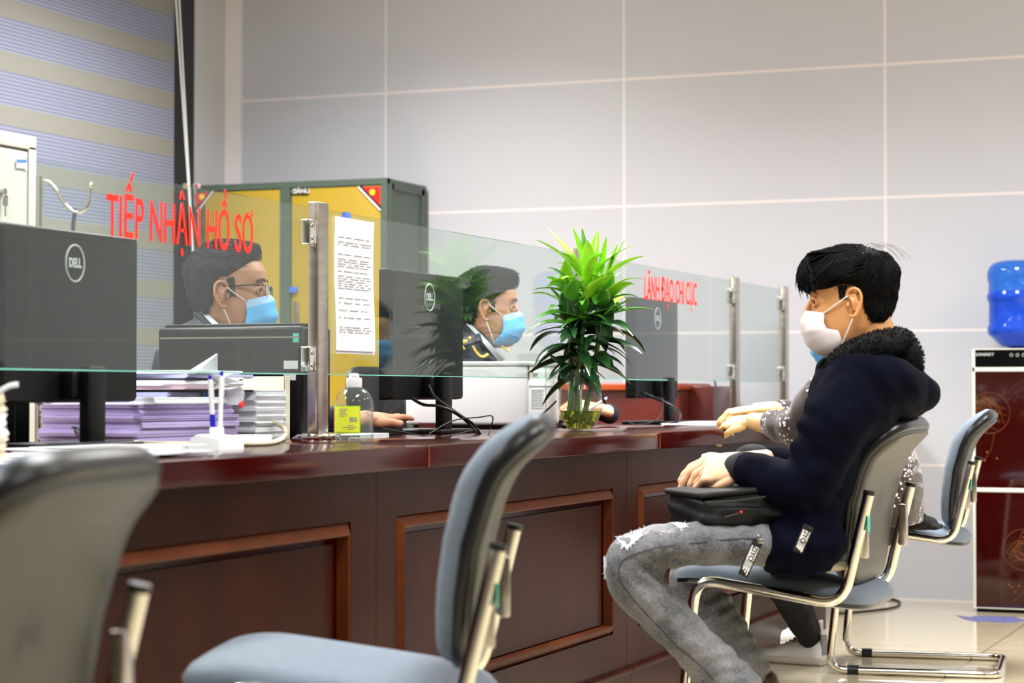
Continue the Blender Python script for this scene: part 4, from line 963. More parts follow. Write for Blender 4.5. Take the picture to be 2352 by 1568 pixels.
for a, b, mk, w_, dr in (((1335, 620), (1237, 532), 'leaf_light', .012, .5), ((1335, 610), (1262, 512), 'leaf_light', .013, .2), ((1345, 610), (1318, 515), 'leaf_light', .015, .1), ((1345, 600), (1338, 512), 'leaf_mid', .012, .1), ((1380, 640), (1472, 572), 'leaf_light', .014, .6), ((1370, 610), (1452, 548), 'leaf_light', .012, .5), ((1360, 600), (1375, 518), 'leaf_light', .011, .1), ((1352, 640), (1350, 545), 'leaf_light', .02, .1), ((1385, 620), (1395, 535), 'leaf_light', .012, .1), ((1395, 640), (1420, 550), 'leaf_light', .014, .2), ((1400, 625), (1435, 540), 'leaf_light', .012, .4), ((1400, 655), (1474, 622), 'leaf_light', .009, .9), ((1390, 690), (1470, 662), 'leaf_mid', .010, 1.2), ((1385, 720), (1462, 674), 'leaf_mid', .011, .6), ((1380, 745), (1435, 692), 'leaf_dark', .018, .3), ((1385, 745), (1436, 760), 'leaf_dark', .016, 1.0), ((1378, 765), (1441, 793), 'leaf_dark', .011, .8), ((1385, 790), (1452, 828), 'leaf_dark', .008, .9), ((1375, 812), (1436, 833), 'leaf_dark', .009, .9), ((1310, 740), (1256, 708), 'leaf_mid', .016, .5), ((1318, 750), (1290, 775), 'leaf_dark', .015, .6), ((1312, 790), (1254, 806), 'leaf_dark', .014, .9), ((1320, 795), (1254, 804), 'leaf_dark', .010, 1.2), ((1310, 850), (1260, 810), 'leaf_dark', .016, -.2), ((1310, 660), (1256, 640), 'leaf_mid', .012, 1.0), ((1305, 640), (1262, 598), 'leaf_mid', .016, .8), ((1310, 830), (1288, 862), 'leaf_dark', .014, .8), ((1330, 815), (1350, 822), 'leaf_dark', .014, .9), ((1300, 640), (1256, 640), 'leaf_light', .012, 1.2)):
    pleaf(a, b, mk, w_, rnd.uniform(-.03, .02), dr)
for i in range(26):
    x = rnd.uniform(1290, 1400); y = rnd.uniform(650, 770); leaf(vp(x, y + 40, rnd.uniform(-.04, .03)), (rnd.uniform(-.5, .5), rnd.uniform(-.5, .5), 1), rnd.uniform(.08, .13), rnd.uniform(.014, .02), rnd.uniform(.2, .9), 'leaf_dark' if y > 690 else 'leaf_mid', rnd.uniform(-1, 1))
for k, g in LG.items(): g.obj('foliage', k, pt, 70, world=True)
#PART3
# ------------------------------------------------------------------ people: shared builders
def head_rings(NZ=70, NA=72):
    P = [(-.114, .058, .020, .016), (-.108, .078, .004, .032), (-.095, .086, -.03, .043), (-.075, .087, -.055, .053), (-.05, .086, -.068, .061), (-.02, .088, -.080, .067), (.0, .0885, -.088, .0705), (.02, .0885, -.094, .073), (.04, .094, -.0975, .0755), (.06, .0945, -.098, .0765), (.08, .085, -.092, .071), (.10, .066, -.076, .057), (.113, .043, -.054, .038), (.120, .024, -.034, .022), (.1235, .006, -.014, .006)]
    zs = [p[0] for p in P]; RR = []
    for i in range(NZ):
        t = i / (NZ - 1); z = -.114 + (.1235 + .114) * (.5 - .5 * math.cos(math.pi * t)); 
        yf = lin(z, [(p[0], p[1]) for p in P]); yb = lin(z, [(p[0], p[2]) for p in P]); hw = lin(z, [(p[0], p[3]) for p in P]); R_ = []
        yc = (yf + yb) / 2 - .008
        for k in range(NA):
            a = 2 * math.pi * k / NA; c, s = math.cos(a), math.sin(a)      # a=0 is the front
            y = yc + ((yf - yc) if c > 0 else (yc - yb)) * math.copysign(abs(c) ** .92, c); x = hw * math.copysign(abs(s) ** .9, s)
            p = V3((x, y, z))
            for sx in (-1, 1):    # eye sockets, cheekbones, brows
                d = (p - V3((sx * .033, .088, .012))).length; p.y -= .009 * math.exp(-(d / .016) ** 2)
                d = (p - V3((sx * .030, .09, .034))).length; p.y += .004 * math.exp(-(d / .014) ** 2)
                d = (p - V3((sx * .045, .075, -.018))).length; p += V3((sx * .003, .004, 0)) * math.exp(-(d / .02) ** 2)
            R_.append(p)
        RR.append(R_)
    return RR
def make_head_mesh(name, mx, m, parent, neck, yaw=0):
    g = G(); g.rings(head_rings(), mx=mx)
    g.limb([(0, .084, .022), (0, .096, -.002), (0, .102, -.022), (0, .098, -.034)], [(.006, .009), (.008, .010), (.011, .014), (.006, .016)], 12, 4, mx=mx)
    for sx in (-1, 1):     # ears: rim, bowl and lobe
        E = [(sx * .073, .012, .018), (sx * .079, .006, .032), (sx * .084, -.006, .036), (sx * .086, -.017, .028), (sx * .085, -.02, .010), (sx * .081, -.014, -.010), (sx * .077, -.004, -.026), (sx * .073, .006, -.024)]
        g.limb(E, [.003, .0038, .004, .004, .004, .0042, .0052, .003], 10, 4, mx=mx)
        g.limb([(sx * .072, .002, .02), (sx * .079, -.007, .010), (sx * .076, -.004, -.012)], [(.009, .002), (.012, .0028), (.007, .002)], 12, 4, mx=mx, flat=(0, 1, 0))
        g.limb([(sx * .076, .006, .018), (sx * .080, -.006, .022), (sx * .080, -.010, .006), (sx * .076, -.004, -.008)], [.002, .0028, .0028, .002], 8, 3, mx=mx)
        g.ball((sx * .074, .010, -.001), (.003, .004, .006), 8, 6, mx=mx)
        g.ball((sx * .032, .0680, .0115), .0128, 16, 12, mx=mx)
        g.limb([(sx * .018, .087, .012), (sx * .033, .0865, .021), (sx * .046, .077, .013)], [.0022, .0034, .002], 8, 4, mx=mx)   # upper lids
        g.limb([(sx * .020, .085, .008), (sx * .033, .085, .002), (sx * .045, .077, .009)], [.002, .0026, .002], 8, 4, mx=mx)
    g.limb(neck[0], neck[1], 24, 5)
    return remesh(g, name, m, .0022, 3, parent)
def eyes(mx, parent):
    g = G(); g2 = G()
    for sx in (-1, 1): g.ball((sx * .032, .0712, .0112), .0112, 20, 14, mx=mx); g2.ball((sx * .033, .0802, .0110), (.0052, .0030, .0055), 14, 8, mx=mx)
    g.obj('eyeballs', 'eye_white', parent, 80, world=True); g2.obj('irises', 'eye_dark', parent, 80, world=True)
def brows(mx, parent, m='hair_black'):
    for sx in (-1, 1):
        g = G()
        for i in range(60):
            t = random.random(); p = V3((sx * (.016 + .034 * t), .0955 - .017 * t * t, .033 + .004 * math.sin(t * 3) + random.uniform(-.003, .003))); g.tube([p, p + V3((sx * .006, -.001, .003 - .004 * t)), p + V3((sx * .010, -.003, .003 - .006 * t))], [.0006, .0005, .0001], 4, mx=mx)
        g.obj('eyebrow', m, parent, 60, world=True)
def hair(mx, parent, m, zh, th, NZ=90, n=1400, length=(.03, .06), whorl=(0, -.045, .13), lift=.002, rad=.0011, extra=None, sdir=None, rough=.004):
    RR = []
    base = head_rings(NZ, 96)
    for r in base:
        R_ = []
        for p in r:
            nrm = V3((p.x * 1.3, p.y, max(-.2, p.z) * 1.0)).normalized()
            s = (p.z - lin(p.y, zh)) / .016; s = max(0, min(1, s * .5 + .5)); s = s * s * (3 - 2 * s)
            t = th(p); q = -.010 + (t + .010) * s
            q += s * rough * noise.noise(V3((p.x * 40, p.y * 16, p.z * 40)))
            R_.append(p + nrm * q)
        RR.append(R_)
    g = G().rings(RR, mx=mx); o = g.obj('hair', m, parent, 80, world=True)
    bv = BVHTree.FromPolygons([tuple(v) for v in g.V], [f for f in g.F]); W = mx @ V3(whorl)
    g = G(); rnd = random.Random(n); cnt = 0; tries = 0
    while cnt < n and tries < n * 6:
        tries += 1
        q = V3((rnd.gauss(0, 1), rnd.gauss(0, 1), rnd.gauss(0, 1) + .35)).normalized(); q = V3((q.x * .078, q.y * .1, q.z * .115 + .01))
        if q.z < lin(q.y, zh) + .012: continue
        hit = bv.find_nearest(mx @ (q * 1.3))
        if hit[0] is None: continue
        p = hit[0]; nr = hit[1]
        if nr.dot(p - mx @ V3((0, 0, .02))) < 0: nr = -nr
        d = (p - W); d = d - nr * d.dot(nr)
        if d.length < 1e-5: continue
        d.normalize()
        if sdir is not None: d = (d * (1 - sdir[3]) + (mx.to_3x3() @ V3(sdir[:3])) * sdir[3]); d = (d - nr * d.dot(nr)).normalized()
        d = (d + V3((rnd.uniform(-.25, .25), rnd.uniform(-.25, .25), rnd.uniform(-.2, .2)))).normalized()
        L_ = rnd.uniform(*length); pts = [p - nr * .001]; c = p
        for k in range(4):
            c = c + d * (L_ / 4); h = bv.find_nearest(c)
            if h[0] is not None:
                nn = h[1]; nn = nn if nn.dot(h[0] - mx @ V3((0, 0, .02))) > 0 else -nn
                out = (c - h[0]).dot(nn); 
                if out < .05: c = h[0] + nn * (.001 + lift * (k + 1) / 4 * rnd.uniform(.3, 1.6)); d = (d - nn * d.dot(nn)).normalized()
            pts.append(c)
        g.tube(pts, [rad, rad, rad * .9, rad * .7, rad * .15], 4, cap=False); cnt += 1
    if extra: extra(g, mx)
    g.obj('hair_strands', m, o, 80, world=True).matrix_parent_inverse = wm(o).inverted()
    return o
def face_mask(mx, parent, mat_, C, S, hw, ear, pleats=3, edge=None, mat2=None):
    # C: centre line (y,z) from nose to chin, S: side edge (y,z) from top to bottom, hw: half widths
    NU, NV = 24, 22; V = []; F = []
    t = thing('x', 'x', 'x'); bpy.data.objects.remove(t)
    for j in range(NV + 1):
        v = j / NV; cy = lin(v, [(i / (len(C) - 1), c[0]) for i, c in enumerate(C)]); cz = lin(v, [(i / (len(C) - 1), c[1]) for i, c in enumerate(C)])
        sy = lin(v, [(i / (len(S) - 1), c[0]) for i, c in enumerate(S)]); sz = lin(v, [(i / (len(S) - 1), c[1]) for i, c in enumerate(S)]); w_ = lin(v, [(i / (len(hw) - 1), c) for i, c in enumerate(hw)])
        pl = .0022 * math.sin(v * pleats * 2 * math.pi) 
        for i in range(NU + 1):
            th_ = (i / NU - .5) * math.pi; c, s = math.cos(th_), math.sin(th_); k = abs(i / NU - .5) * 2
            x = w_ * math.copysign(abs(s) ** .85, s); y = sy + (cy - sy) * c ** .8 + pl * c; z = cz + (sz - cz) * k ** 1.6
            V.append((x, y + .0018 * noise.noise(V3((x * 60, v * 6, hw[0] * 300))), z))
    n0 = len(V); V += [(x * .97, y - .0018, z) for x, y, z in V]
    for j in range(NV):
        for i in range(NU): a = j * (NU + 1) + i; F += [(a, a + 1, a + NU + 2, a + NU + 1), (n0 + a, n0 + a + NU + 1, n0 + a + NU + 2, n0 + a + 1)]
    for i in range(NU): F += [(i, n0 + i, n0 + i + 1, i + 1)]; a = NV * (NU + 1) + i; F += [(a, a + 1, n0 + a + 1, n0 + a)]
    for j in range(NV): a = j * (NU + 1); F += [(a, a + NU + 1, n0 + a + NU + 1, n0 + a)]; a += NU; F += [(a, n0 + a, n0 + a + NU + 1, a + NU + 1)]
    k = G().add(V, F, mx=mx); o = k.obj('face_mask', [mat_, mat2 or mat_], parent, 60, world=True)
    if mat2:
        for p in o.data.polygons:
            if p.index < 3 * NU * 2: p.material_index = 1
    g = G()
    for sx in (-1, 1):
        T = V3((sx * hw[0] * 1.0, S[0][0], S[0][1] - .002)); B = V3((sx * hw[-1] * 1.0, S[-1][0], S[-1][1] + .003)); e1, e2 = [V3((sx * e[0], e[1], e[2])) for e in ear]
        mid = (T + e1) / 2 + V3((sx * .004, 0, 0)); mid2 = (B + e2) / 2 + V3((sx * .004, 0, 0))
        g.tube(curve([T, mid, e1]), .0015, 8, mx=mx).tube(curve([B, mid2, e2]), .0015, 8, mx=mx)
    g.obj('ear_loops', 'loop_white', o, 60, world=True).matrix_parent_inverse = wm(o).inverted()
    return o
def hand(mx, m, parent, curls, side=1, spread=1.0, thumb=((.05, .045, -.008), (.078, .052, -.02), (.098, .046, -.026)), wrist_len=.05, scale=1.0, nails=True):
    """x to the fingertips, y to the thumb side (side=1), z out of the back of the hand"""
    g = G(); f = side; q = mx @ Matrix.Diagonal((scale, scale * 1.0, scale, 1)); N_ = G()
    g.limb([(-wrist_len, 0, -.002), (-.01, 0, 0), (.02, 0, .001), (.05, 0, .002), (.078, -.001 * f, .001), (.090, -.002 * f, -.001)], [(.019, .027), (.018, .026), (.016, .032), (.0145, .038), (.0125, .040), (.010, .038)], 24, 5, flat=(0, 0, 1), mx=q)
    g.ball((.035, .022 * f, -.008), (.028, .015, .012), 14, 10, mx=q)
    for i, (by, bx, ls, r) in enumerate(((.030, .086, (.042, .025, .020), .0088), (.010, .091, (.046, .028, .021), .009), (-.011, .087, (.042, .026, .020), .0086), (-.030, .078, (.033, .020, .018), .0076))):
        ca = curls[i]; p = V3((bx - .016, by * f, 0)); a = 0; P = [p]; RS = [r * 1.15]; sp = math.radians((1.2 - i) * 4 * spread) * f
        p2 = V3((bx, by * f, .001)); P.append(p2); RS.append(r * 1.12); p = p2
        for k in range(3):
            a += R(ca[k]); d = V3((math.cos(a) * math.cos(sp), math.sin(sp), -math.sin(a))); P.append(p + d * ls[k] * .5); RS.append(r * (.95 - .08 * k)); p = p + d * ls[k]; P.append(p); RS.append(r * ((1.0, .92, .68)[k]))
        g.limb(P, RS, 14, 3, mx=q)
        up = V3((math.sin(a), 0, math.cos(a)))
        if nails: nf = frame(p - d * ls[2] * .25 + up * r * .62, d, V3((0, 1, 0))); N_.ball((0, 0, 0), (.0058, .0048, .0016), 10, 6, mx=q @ nf)
    P = [(.018, .020 * f, -.006), (.030, .032 * f, -.008)] + [(a[0], a[1] * f, a[2]) for a in thumb]
    g.limb(P, [.014, .0135, .0115, .0105, .0078], 14, 5, mx=q)
    a, b = V3(P[-2]), V3(P[-1]); d = (b - a).normalized()
    if nails: nf = frame(b - d * .004 + V3((0, 0, .0058)), d, V3((0, 1, 0))); N_.ball((0, 0, 0), (.007, .0058, .0018), 10, 6, mx=q @ nf)
    o = remesh(g, 'hand', m, .0018, 2, parent)
    if nails: n = N_.obj('nails', 'nail', parent, 80, world=True); return [o, n]
    return [o]
def headframe(c, fwd, upv=(0, 0, 1), sc=1.0):
    y = V3(fwd).normalized(); z = V3(upv); z = (z - y * z.dot(y)).normalized(); x = y.cross(z)
    c = V3(c); return Matrix(((x.x * sc, y.x * sc, z.x * sc, c.x), (x.y * sc, y.y * sc, z.y * sc, c.y), (x.z * sc, y.z * sc, z.z * sc, c.z), (0, 0, 0, 1)))
def torso(g, stations, mi=0):
    """stations: centre, half depth (forward), half width (sideways), forward vector"""
    RR = []
    n = 40; out = []
    for i in range(len(stations) - 1):
        for k in range(5):
            t = k / 5; u = t * t * (3 - 2 * t); a, b = stations[i], stations[i + 1]
            out.append((a[0].lerp(b[0], t), a[1] + (b[1] - a[1]) * u, a[2] + (b[2] - a[2]) * u, a[3].lerp(b[3], t)))
    out.append(stations[-1])
    for j, (c, hd, hw, f) in enumerate(out):
        up = ((out[min(j + 1, len(out) - 1)][0]) - (out[max(j - 1, 0)][0])).normalized(); f = (f - up * f.dot(up)).normalized(); s = up.cross(f); R_ = []
        for k in range(n):
            a = 2 * math.pi * k / n; R_.append(c + f * hd * sq(a, 2.4) + s * hw * sq(a - math.pi / 2, 2.4))
        RR.append(R_)
    g.rings(RR)

# ------------------------------------------------------------------ the man in the navy jacket
man = thing('person', 'seated person in navy hooded jacket, white mask and ripped grey jeans, bag on lap', 'person', (-1.15, 4.93, 0))
NW, MW, FW = 4.72, 4.88, 5.06       # near, middle and far side distances
tocam = V3((-Fw.x, -Fw.y, 0)).normalized()
VF = -Rt                              # the way he faces, square to the view
hm = headframe(at(1953, 703, MW), VF * .985 + V3((0, .10, -.04)) , V3((-.02, 0, 1)) , 1.0)
neck = ([hm @ V3((0, -.035, -.03)), hm @ V3((0, -.05, -.09)), at(1975, 800, MW), at(1995, 860, MW), at(1965, 960, MW + .02), at(1895, 1110, MW + .02)], [.052, .054, .060, (.07, .10), (.055, .09), (.04, .08)])
hb = make_head_mesh('body', hm, 'skin_man', man, neck)
# hands: near one lies over the far one
hdir = (at(1612, 1098, NW + .1) - at(1700, 1072, NW + .06)).normalized()
nh = frame(at(1700, 1075, NW + .07), hdir, V3((0, .55, -.55)).cross(hdir).cross(hdir) * -1 if False else V3((.0, -.3, .5)))
def hframe(wrist, tip, back):     # wrist, towards fingers, back-of-hand direction; y = z x x
    x = (V3(tip) - V3(wrist)).normalized(); z = V3(back); z = (z - x * z.dot(x)).normalized(); y = z.cross(x); w = V3(wrist)
    return Matrix(((x.x, y.x, z.x, w.x), (x.y, y.y, z.y, w.y), (x.z, y.z, z.z, w.z), (0, 0, 0, 1)))

h1 = hand(hframe(at(1706, 1074, 4.80), at(1600, 1082, 4.86), tocam * .8 + V3((0, 0, .75))), 'skin_hand', man, [(38, 40, 25), (42, 42, 25), (48, 45, 25), (52, 45, 25)], side=1, spread=-.3, thumb=((.05, .040, -.012), (.072, .036, -.024), (.09, .028, -.028)))
h2 = hand(hframe(at(1715, 1054, 4.93), at(1610, 1064, 4.92), V3((0, 0, 1)) + tocam * .25), 'skin_hand', man, [(22, 22, 14), (26, 26, 16), (30, 30, 20), (34, 30, 20)], side=-1, spread=.2, thumb=((.05, .036, -.004), (.074, .040, .002), (.094, .036, .004)))
arm = G().limb([at(1960, 880, NW + .05), at(1855, 1110, NW), at(1715, 1074, NW + .08)], [.035, .03, .024], 16, 6).limb([at(1990, 880, FW), at(1890, 1090, FW), at(1725, 1056, FW - .12)], [.035, .03, .024], 16, 6).limb([at(1870, 1250, NW + .08), at(1600, 1255, NW), at(1440, 1290, NW), at(1560, 1450, NW), at(1700, 1590, NW + .02), at(1700, 1660, NW)], [.035, .035, .035, .035, .03, .03], 16, 5).limb([at(1880, 1250, FW - .08), at(1680, 1275, FW + .02), at(1612, 1312, FW + .02), at(1650, 1420, FW), at(1728, 1552, FW - .02), at(1740, 1620, FW)], [.035, .035, .035, .035, .03, .03], 16, 5)
ab = arm.obj('limbs', 'skin_man', man, 60, world=True)
body = join([hb, ab] + h1 + h2, 'body')
eyes(hm, man); brows(hm, man)
def th_man(p):
    t = .007 + .009 * max(0, min(1, (p.z - .02) / .08)) + .012 * max(0, min(1, (p.y - .03) / .05)) * (p.z > .03) + .004 * max(0, min(1, (-p.y - .02) / .06)) * (1 if p.z > -.02 else .3)
    return t
def fringe(g, mx):
    r2 = random.Random(8)
    for i in range(300):
        x = r2.uniform(-.06, .06); st = V3((x * .8, .030 + r2.uniform(-.03, .03), .120 + r2.uniform(-.012, .006))); e = V3((x * 1.15 + r2.uniform(-.01, .01), .112 + r2.uniform(-.010, .008) - abs(x) * .5, .068 + r2.uniform(-.02, .02)))
        f2 = e + V3((x * .2, -.006 + r2.uniform(-.012, .012), -r2.uniform(.0, .038) * (1 if r2.random() < .3 else .5))); g.tube(curve([st, V3(((st.x + e.x) / 2, .094, .112 + r2.uniform(-.01, .010))), e, f2], 3), [.0014] * 7 + [.001, .0007, .0002], 4, cap=False, mx=mx)
    for i in range(260):       # side hair combed forward over the temple
        x = r2.choice((-1, 1)); st = V3((x * .07, -.02 + r2.uniform(-.03, .03), .09 + r2.uniform(-.03, .02))); e = V3((x * .082, .055 + r2.uniform(-.03, .03), .052 + r2.uniform(-.01, .02)))
        g.tube(curve([st, (st + e) / 2 + V3((x * .018, 0, .012)), e], 3), [.0013, .0013, .0012, .0011, .001, .0006, .0002], 4, cap=False, mx=mx)
    for i in range(7):
        a = V3((r2.uniform(-.05, .05), -.04 + r2.uniform(-.03, .02), .128)); g.tube(curve([a, a + V3((0, -.02, .008 + r2.uniform(0, .01))), a + V3((r2.uniform(-.02, .02), -.05, -.004)), a + V3((0, -.062 - r2.uniform(0, .015), -.03))], 3), [.0003] * 9 + [.0001], 4, cap=False, mx=mx)
hair(hm, man, 'hair_black', [(-.10, -.055), (-.06, -.052), (-.045, -.045), (-.033, -.03), (-.018, .02), (-.008, .042), (.02, .046), (.045, .042), (.07, .042), (.10, .042)], th_man, n=1500, length=(.04, .08), lift=.003, extra=fringe, sdir=(0, .6, -.3, .25), rough=.008)
def stubble(mx, parent, m, y0, y1, z0, z1, n, L_=.004):
    bv = BVHTree.FromPolygons([tuple(v) for r_ in head_rings() for v in r_], [(i * 72 + k, i * 72 + (k + 1) % 72, (i + 1) * 72 + (k + 1) % 72, (i + 1) * 72 + k) for i in range(69) for k in range(72)])
    g = G(); r2 = random.Random(n)
    for i in range(n):
        sx = r2.choice((-1, 1)); h = bv.find_nearest(V3((sx * .1, r2.uniform(y0, y1), r2.uniform(z0, z1)))); q = h[0]; nr = V3((sx, .2, 0)).normalized(); g.tube([q, q + nr * .0009 + V3((0, .0006, -L_ * .5)), q + nr * .001 + V3((0, .001, -L_))], [.00045, .0004, .0001], 3, cap=False, mx=mx)
    g.obj('sideburns', m, parent, 60, world=True)
stubble(hm, man, 'hair_black', .012, .036, .012, .045, 1500)
face_mask(hm, man, 'mask_white', [(.103, -.006), (.114, -.030), (.115, -.058), (.106, -.084), (.082, -.106), (.048, -.116)], [(.064, -.014), (.066, -.035), (.062, -.050), (.034, -.056), (.028, -.080), (.034, -.108)], [.054, .060, .064, .066, .062, .048], ((.078, .010, .020), (.078, -.004, -.022)), 1.5)
# jacket
fX = V3((-.97, -.24, 0))
S_ = [(at(1842, 1300, MW), .088, .20, fX), (at(1840, 1262, MW), .090, .21, fX), (at(1850, 1200, MW), .086, .205, fX), (at(1893, 1110, MW), .076, .175, fX), (at(1915, 1010, MW), .080, .185, fX), (at(1960, 930, MW), .108, .20, fX), (at(1985, 870, MW), .105, .19, fX), (at(1985, 830, MW), .075, .12, fX), (at(1978, 800, MW), .062, .075, fX)]
g = G(); torso(g, S_)
g.limb([at(1985, 885, NW + .06), at(1925, 960, NW), at(1880, 1060, NW - .01), at(1855, 1110, NW - .01), at(1800, 1110, NW + .01), at(1740, 1085, NW + .05), at(1708, 1076, NW + .08)], [.085, .078, .066, .062, .055, .048, .036], 24, 5)
g.limb([at(1995, 880, FW - .02), at(1940, 980, FW + .03), at(1885, 1085, FW + .02), at(1800, 1075, FW - .02), at(1722, 1056, FW - .10)], [.085, .072, .06, .05, .036], 24, 5)
g.limb([at(1900, 1245, NW + .05), at(1840, 1250, NW + .04), at(1780, 1252, NW + .03)], [(.055, .09), (.064, .095), (.058, .09)], 24, 5, flat=(0, 0, 1))
# hood lying on the back
g.limb([at(1925, 845, NW + .14), at(1975, 858, NW + .02), at(2050, 880, NW + .05), at(2075, 900, MW), at(2070, 890, FW - .05), at(1990, 850, FW + .02), at(1935, 840, FW - .08)], [.03, .045, .06, .065, .06, .045, .03], 20, 5)
g.limb([at(2050, 870, MW - .06), at(2100, 900, MW - .02), at(2125, 905, MW + .04), at(2100, 930, MW + .1)], [.05, .05, .035, .03], 16, 5)
A = lambda x, y, w=NW: at(x, y, w)
folds = [(A(1800, 1120), (1, 0, .6), .05, .004, .07), (A(1860, 1130), (.7, 0, 1), .045, .005, .06), (A(1880, 1050), (0, 0, 1), .06, .004, .08), (A(1830, 990), (.6, 0, 1), .07, .004, .1), (A(1800, 1230), (1, 0, .3), .055, .004, .1), (A(1930, 900), (1, 0, -.8), .06, .003, .08), (A(1740, 1085), (1, 0, .2), .035, .0025, .05), (A(2080, 900), (1, 0, .5), .04, .004, .08)]
jk = remesh(g, 'jacket', 'jacket', .006, 5, man, fn=fold_fn(folds, .004, 14))
# ribbed cuffs and hem
for (a, b, r_) in ((at(1722, 1078, NW + .07), at(1690, 1073, NW + .10), .036), (at(1740, 1060, FW - .08), at(1712, 1054, FW - .11), .036)):
    G().limb([a, (a + b) / 2, b], [r_ + .004, r_ + .003, r_ - .003], 28, 5).obj('cuff', 'rib_black', jk, 60, world=True).matrix_parent_inverse = wm(jk).inverted()
# fur lining of the hood
fu = [at(1905, 850, NW + .17), at(1930, 822, NW + .10), at(1975, 800, NW + .08), at(2030, 785, NW + .10), at(2068, 785, MW - .02), at(2092, 815, MW - .02), at(2102, 860, MW)]
gf = G().limb(fu, [.012, .020, .024, .028, .030, .026, .014], 18, 6).limb([at(1905, 850, FW - .12), at(1930, 815, FW - .08), at(1985, 792, FW - .04), at(2050, 782, FW - .08), at(2068, 785, MW)], [.012, .02, .024, .026, .028], 18, 5)
V0 = list(gf.V); F0 = list(gf.F); r2 = random.Random(3)
for i in range(5200):
    f = F0[r2.randrange(len(F0))]
    if len(f) != 4: continue
    u_, v_ = r2.random(), r2.random(); p = V0[f[0]].lerp(V0[f[1]], u_).lerp(V0[f[3]].lerp(V0[f[2]], u_), v_); nr = (V0[f[1]] - V0[f[0]]).cross(V0[f[2]] - V0[f[0]]).normalized(); nr = -nr if nr.dot(p - at(2010, 840, MW)) < 0 and False else nr
    nr = (nr + V3((r2.uniform(-.5, .5), r2.uniform(-.5, .5), r2.uniform(-.5, .5)))).normalized(); gf.tube([p, p + nr * .004, p + nr * .007 + V3((0, 0, -.001))], [.0014, .001, .0002], 3, cap=False)
gf.obj('hood_fur', 'fur', jk, 60, world=True).matrix_parent_inverse = wm(jk).inverted()
# zip tags with woven lettering
def ziptag(a, b, w, nm):
    A_, B_ = at(*a, w), at(*b, w); d = (B_ - A_); L_ = d.length; d.normalize(); nrm = tocam; s = d.cross(nrm).normalized()
    fm = frame(A_, d, s); fm = Matrix(((d.x, s.x, -nrm.x, A_.x), (d.y, s.y, -nrm.y, A_.y), (d.z, s.z, -nrm.z, A_.z), (0, 0, 0, 1)))
    o = G().box(0, L_, -.0115, .0115, -.0015, .0015, .0005, mx=fm).obj(nm, 'rib_black', jk, 30, world=True); o.matrix_parent_inverse = wm(jk).inverted()
    def sub(g, n_, m_): q = g.obj(n_, m_, o, 0, world=True); q.matrix_parent_inverse = wm(o).inverted()
    sub(G().box(.18 * L_, .56 * L_, -.0085, .0085, -.0021, -.0015, mx=fm), 'tag_patch', 'tag_white')
    g = G()
    for i in range(6): g.add([fm @ V3((.60 * L_ + i * .0035, -.0085, -.0019)), fm @ V3((.60 * L_ + i * .0035 + .0018, -.0085, -.0019)), fm @ V3((.60 * L_ + i * .0035 - .004 + .0018, .0085, -.0019)), fm @ V3((.60 * L_ + i * .0035 - .004, .0085, -.0019))], [(0, 1, 2, 3)])
    for k in range(3): g.box(.76 * L_, (.95 - .05 * k) * L_, -.007 + .0055 * k, -.0045 + .0055 * k, -.0021, -.0015, mx=fm)
    sub(g, 'tag_stripes', 'tag_white')
    tm = text_mesh('ZIYO', .017, 'tag_text', 'black_plastic', fm @ Matrix(((1, 0, 0, .37 * L_), (0, -1, 0, 0), (0, 0, -1, -.0024), (0, 0, 0, 1))), o, .9, .0003); tm.matrix_parent_inverse = wm(o).inverted()
ziptag((1858, 1207), (1832, 1268), NW - .085, 'zip_tag'); ziptag((1742, 1240), (1706, 1322), NW - .09, 'zip_tag')
G().tube([at(1744 + 4 * math.cos(q), 1234 + 6 * math.sin(q), NW - .09) for q in [i * math.pi / 8 for i in range(17)]], .0012, 6).box(-.012, .012, -.002, .002, -.004, .004, .001, mx=Matrix.Translation(at(1742, 1243, NW - .09))).obj('zip_ring', 'chrome', jk, 60, world=True).matrix_parent_inverse = wm(jk).inverted()
G().limb([at(1800, 1290, NW + .06), at(1870, 1298, NW + .05), at(1925, 1296, NW + .08)], [(.012, .05), (.016, .05), (.010, .05)], 20, 5, flat=(0, 0, 1)).obj('shirt_tail', 'khaki', man, 60, world=True)
# jeans
g = G()
g.limb([at(1890, 1255, NW + .12), at(1760, 1250, NW + .04), at(1600, 1248, NW), at(1500, 1260, NW), at(1446, 1286, NW), at(1462, 1340, NW), at(1523, 1410, NW), at(1597, 1484, NW), at(1645, 1540, NW + .01), at(1695, 1598, NW + .02)], [(.052, .075), (.048, .072), (.049, .07), (.051, .062), (.053, .058), (.060, .058), (.053, .056), (.051, .056), (.058, .06), (.066, .068)], 32, 6, flat=(0, 0, 1))
g.limb([at(1900, 1250, FW - .10), at(1780, 1255, FW), at(1680, 1275, FW + .02), at(1610, 1300, FW + .02), at(1590, 1345, FW + .02), at(1640, 1410, FW), at(1690, 1490, FW - .02), at(1728, 1552, FW - .02)], [(.055, .08), (.050, .075), (.05, .07), (.054, .062), (.056, .06), (.056, .056), (.052, .053), (.050, .052)], 32, 6, flat=(0, 0, 1))
g.limb([at(1890, 1255, NW + .10), at(1895, 1255, FW - .10)], [(.06, .08), (.06, .08)], 24, 5, flat=(0, 0, 1))
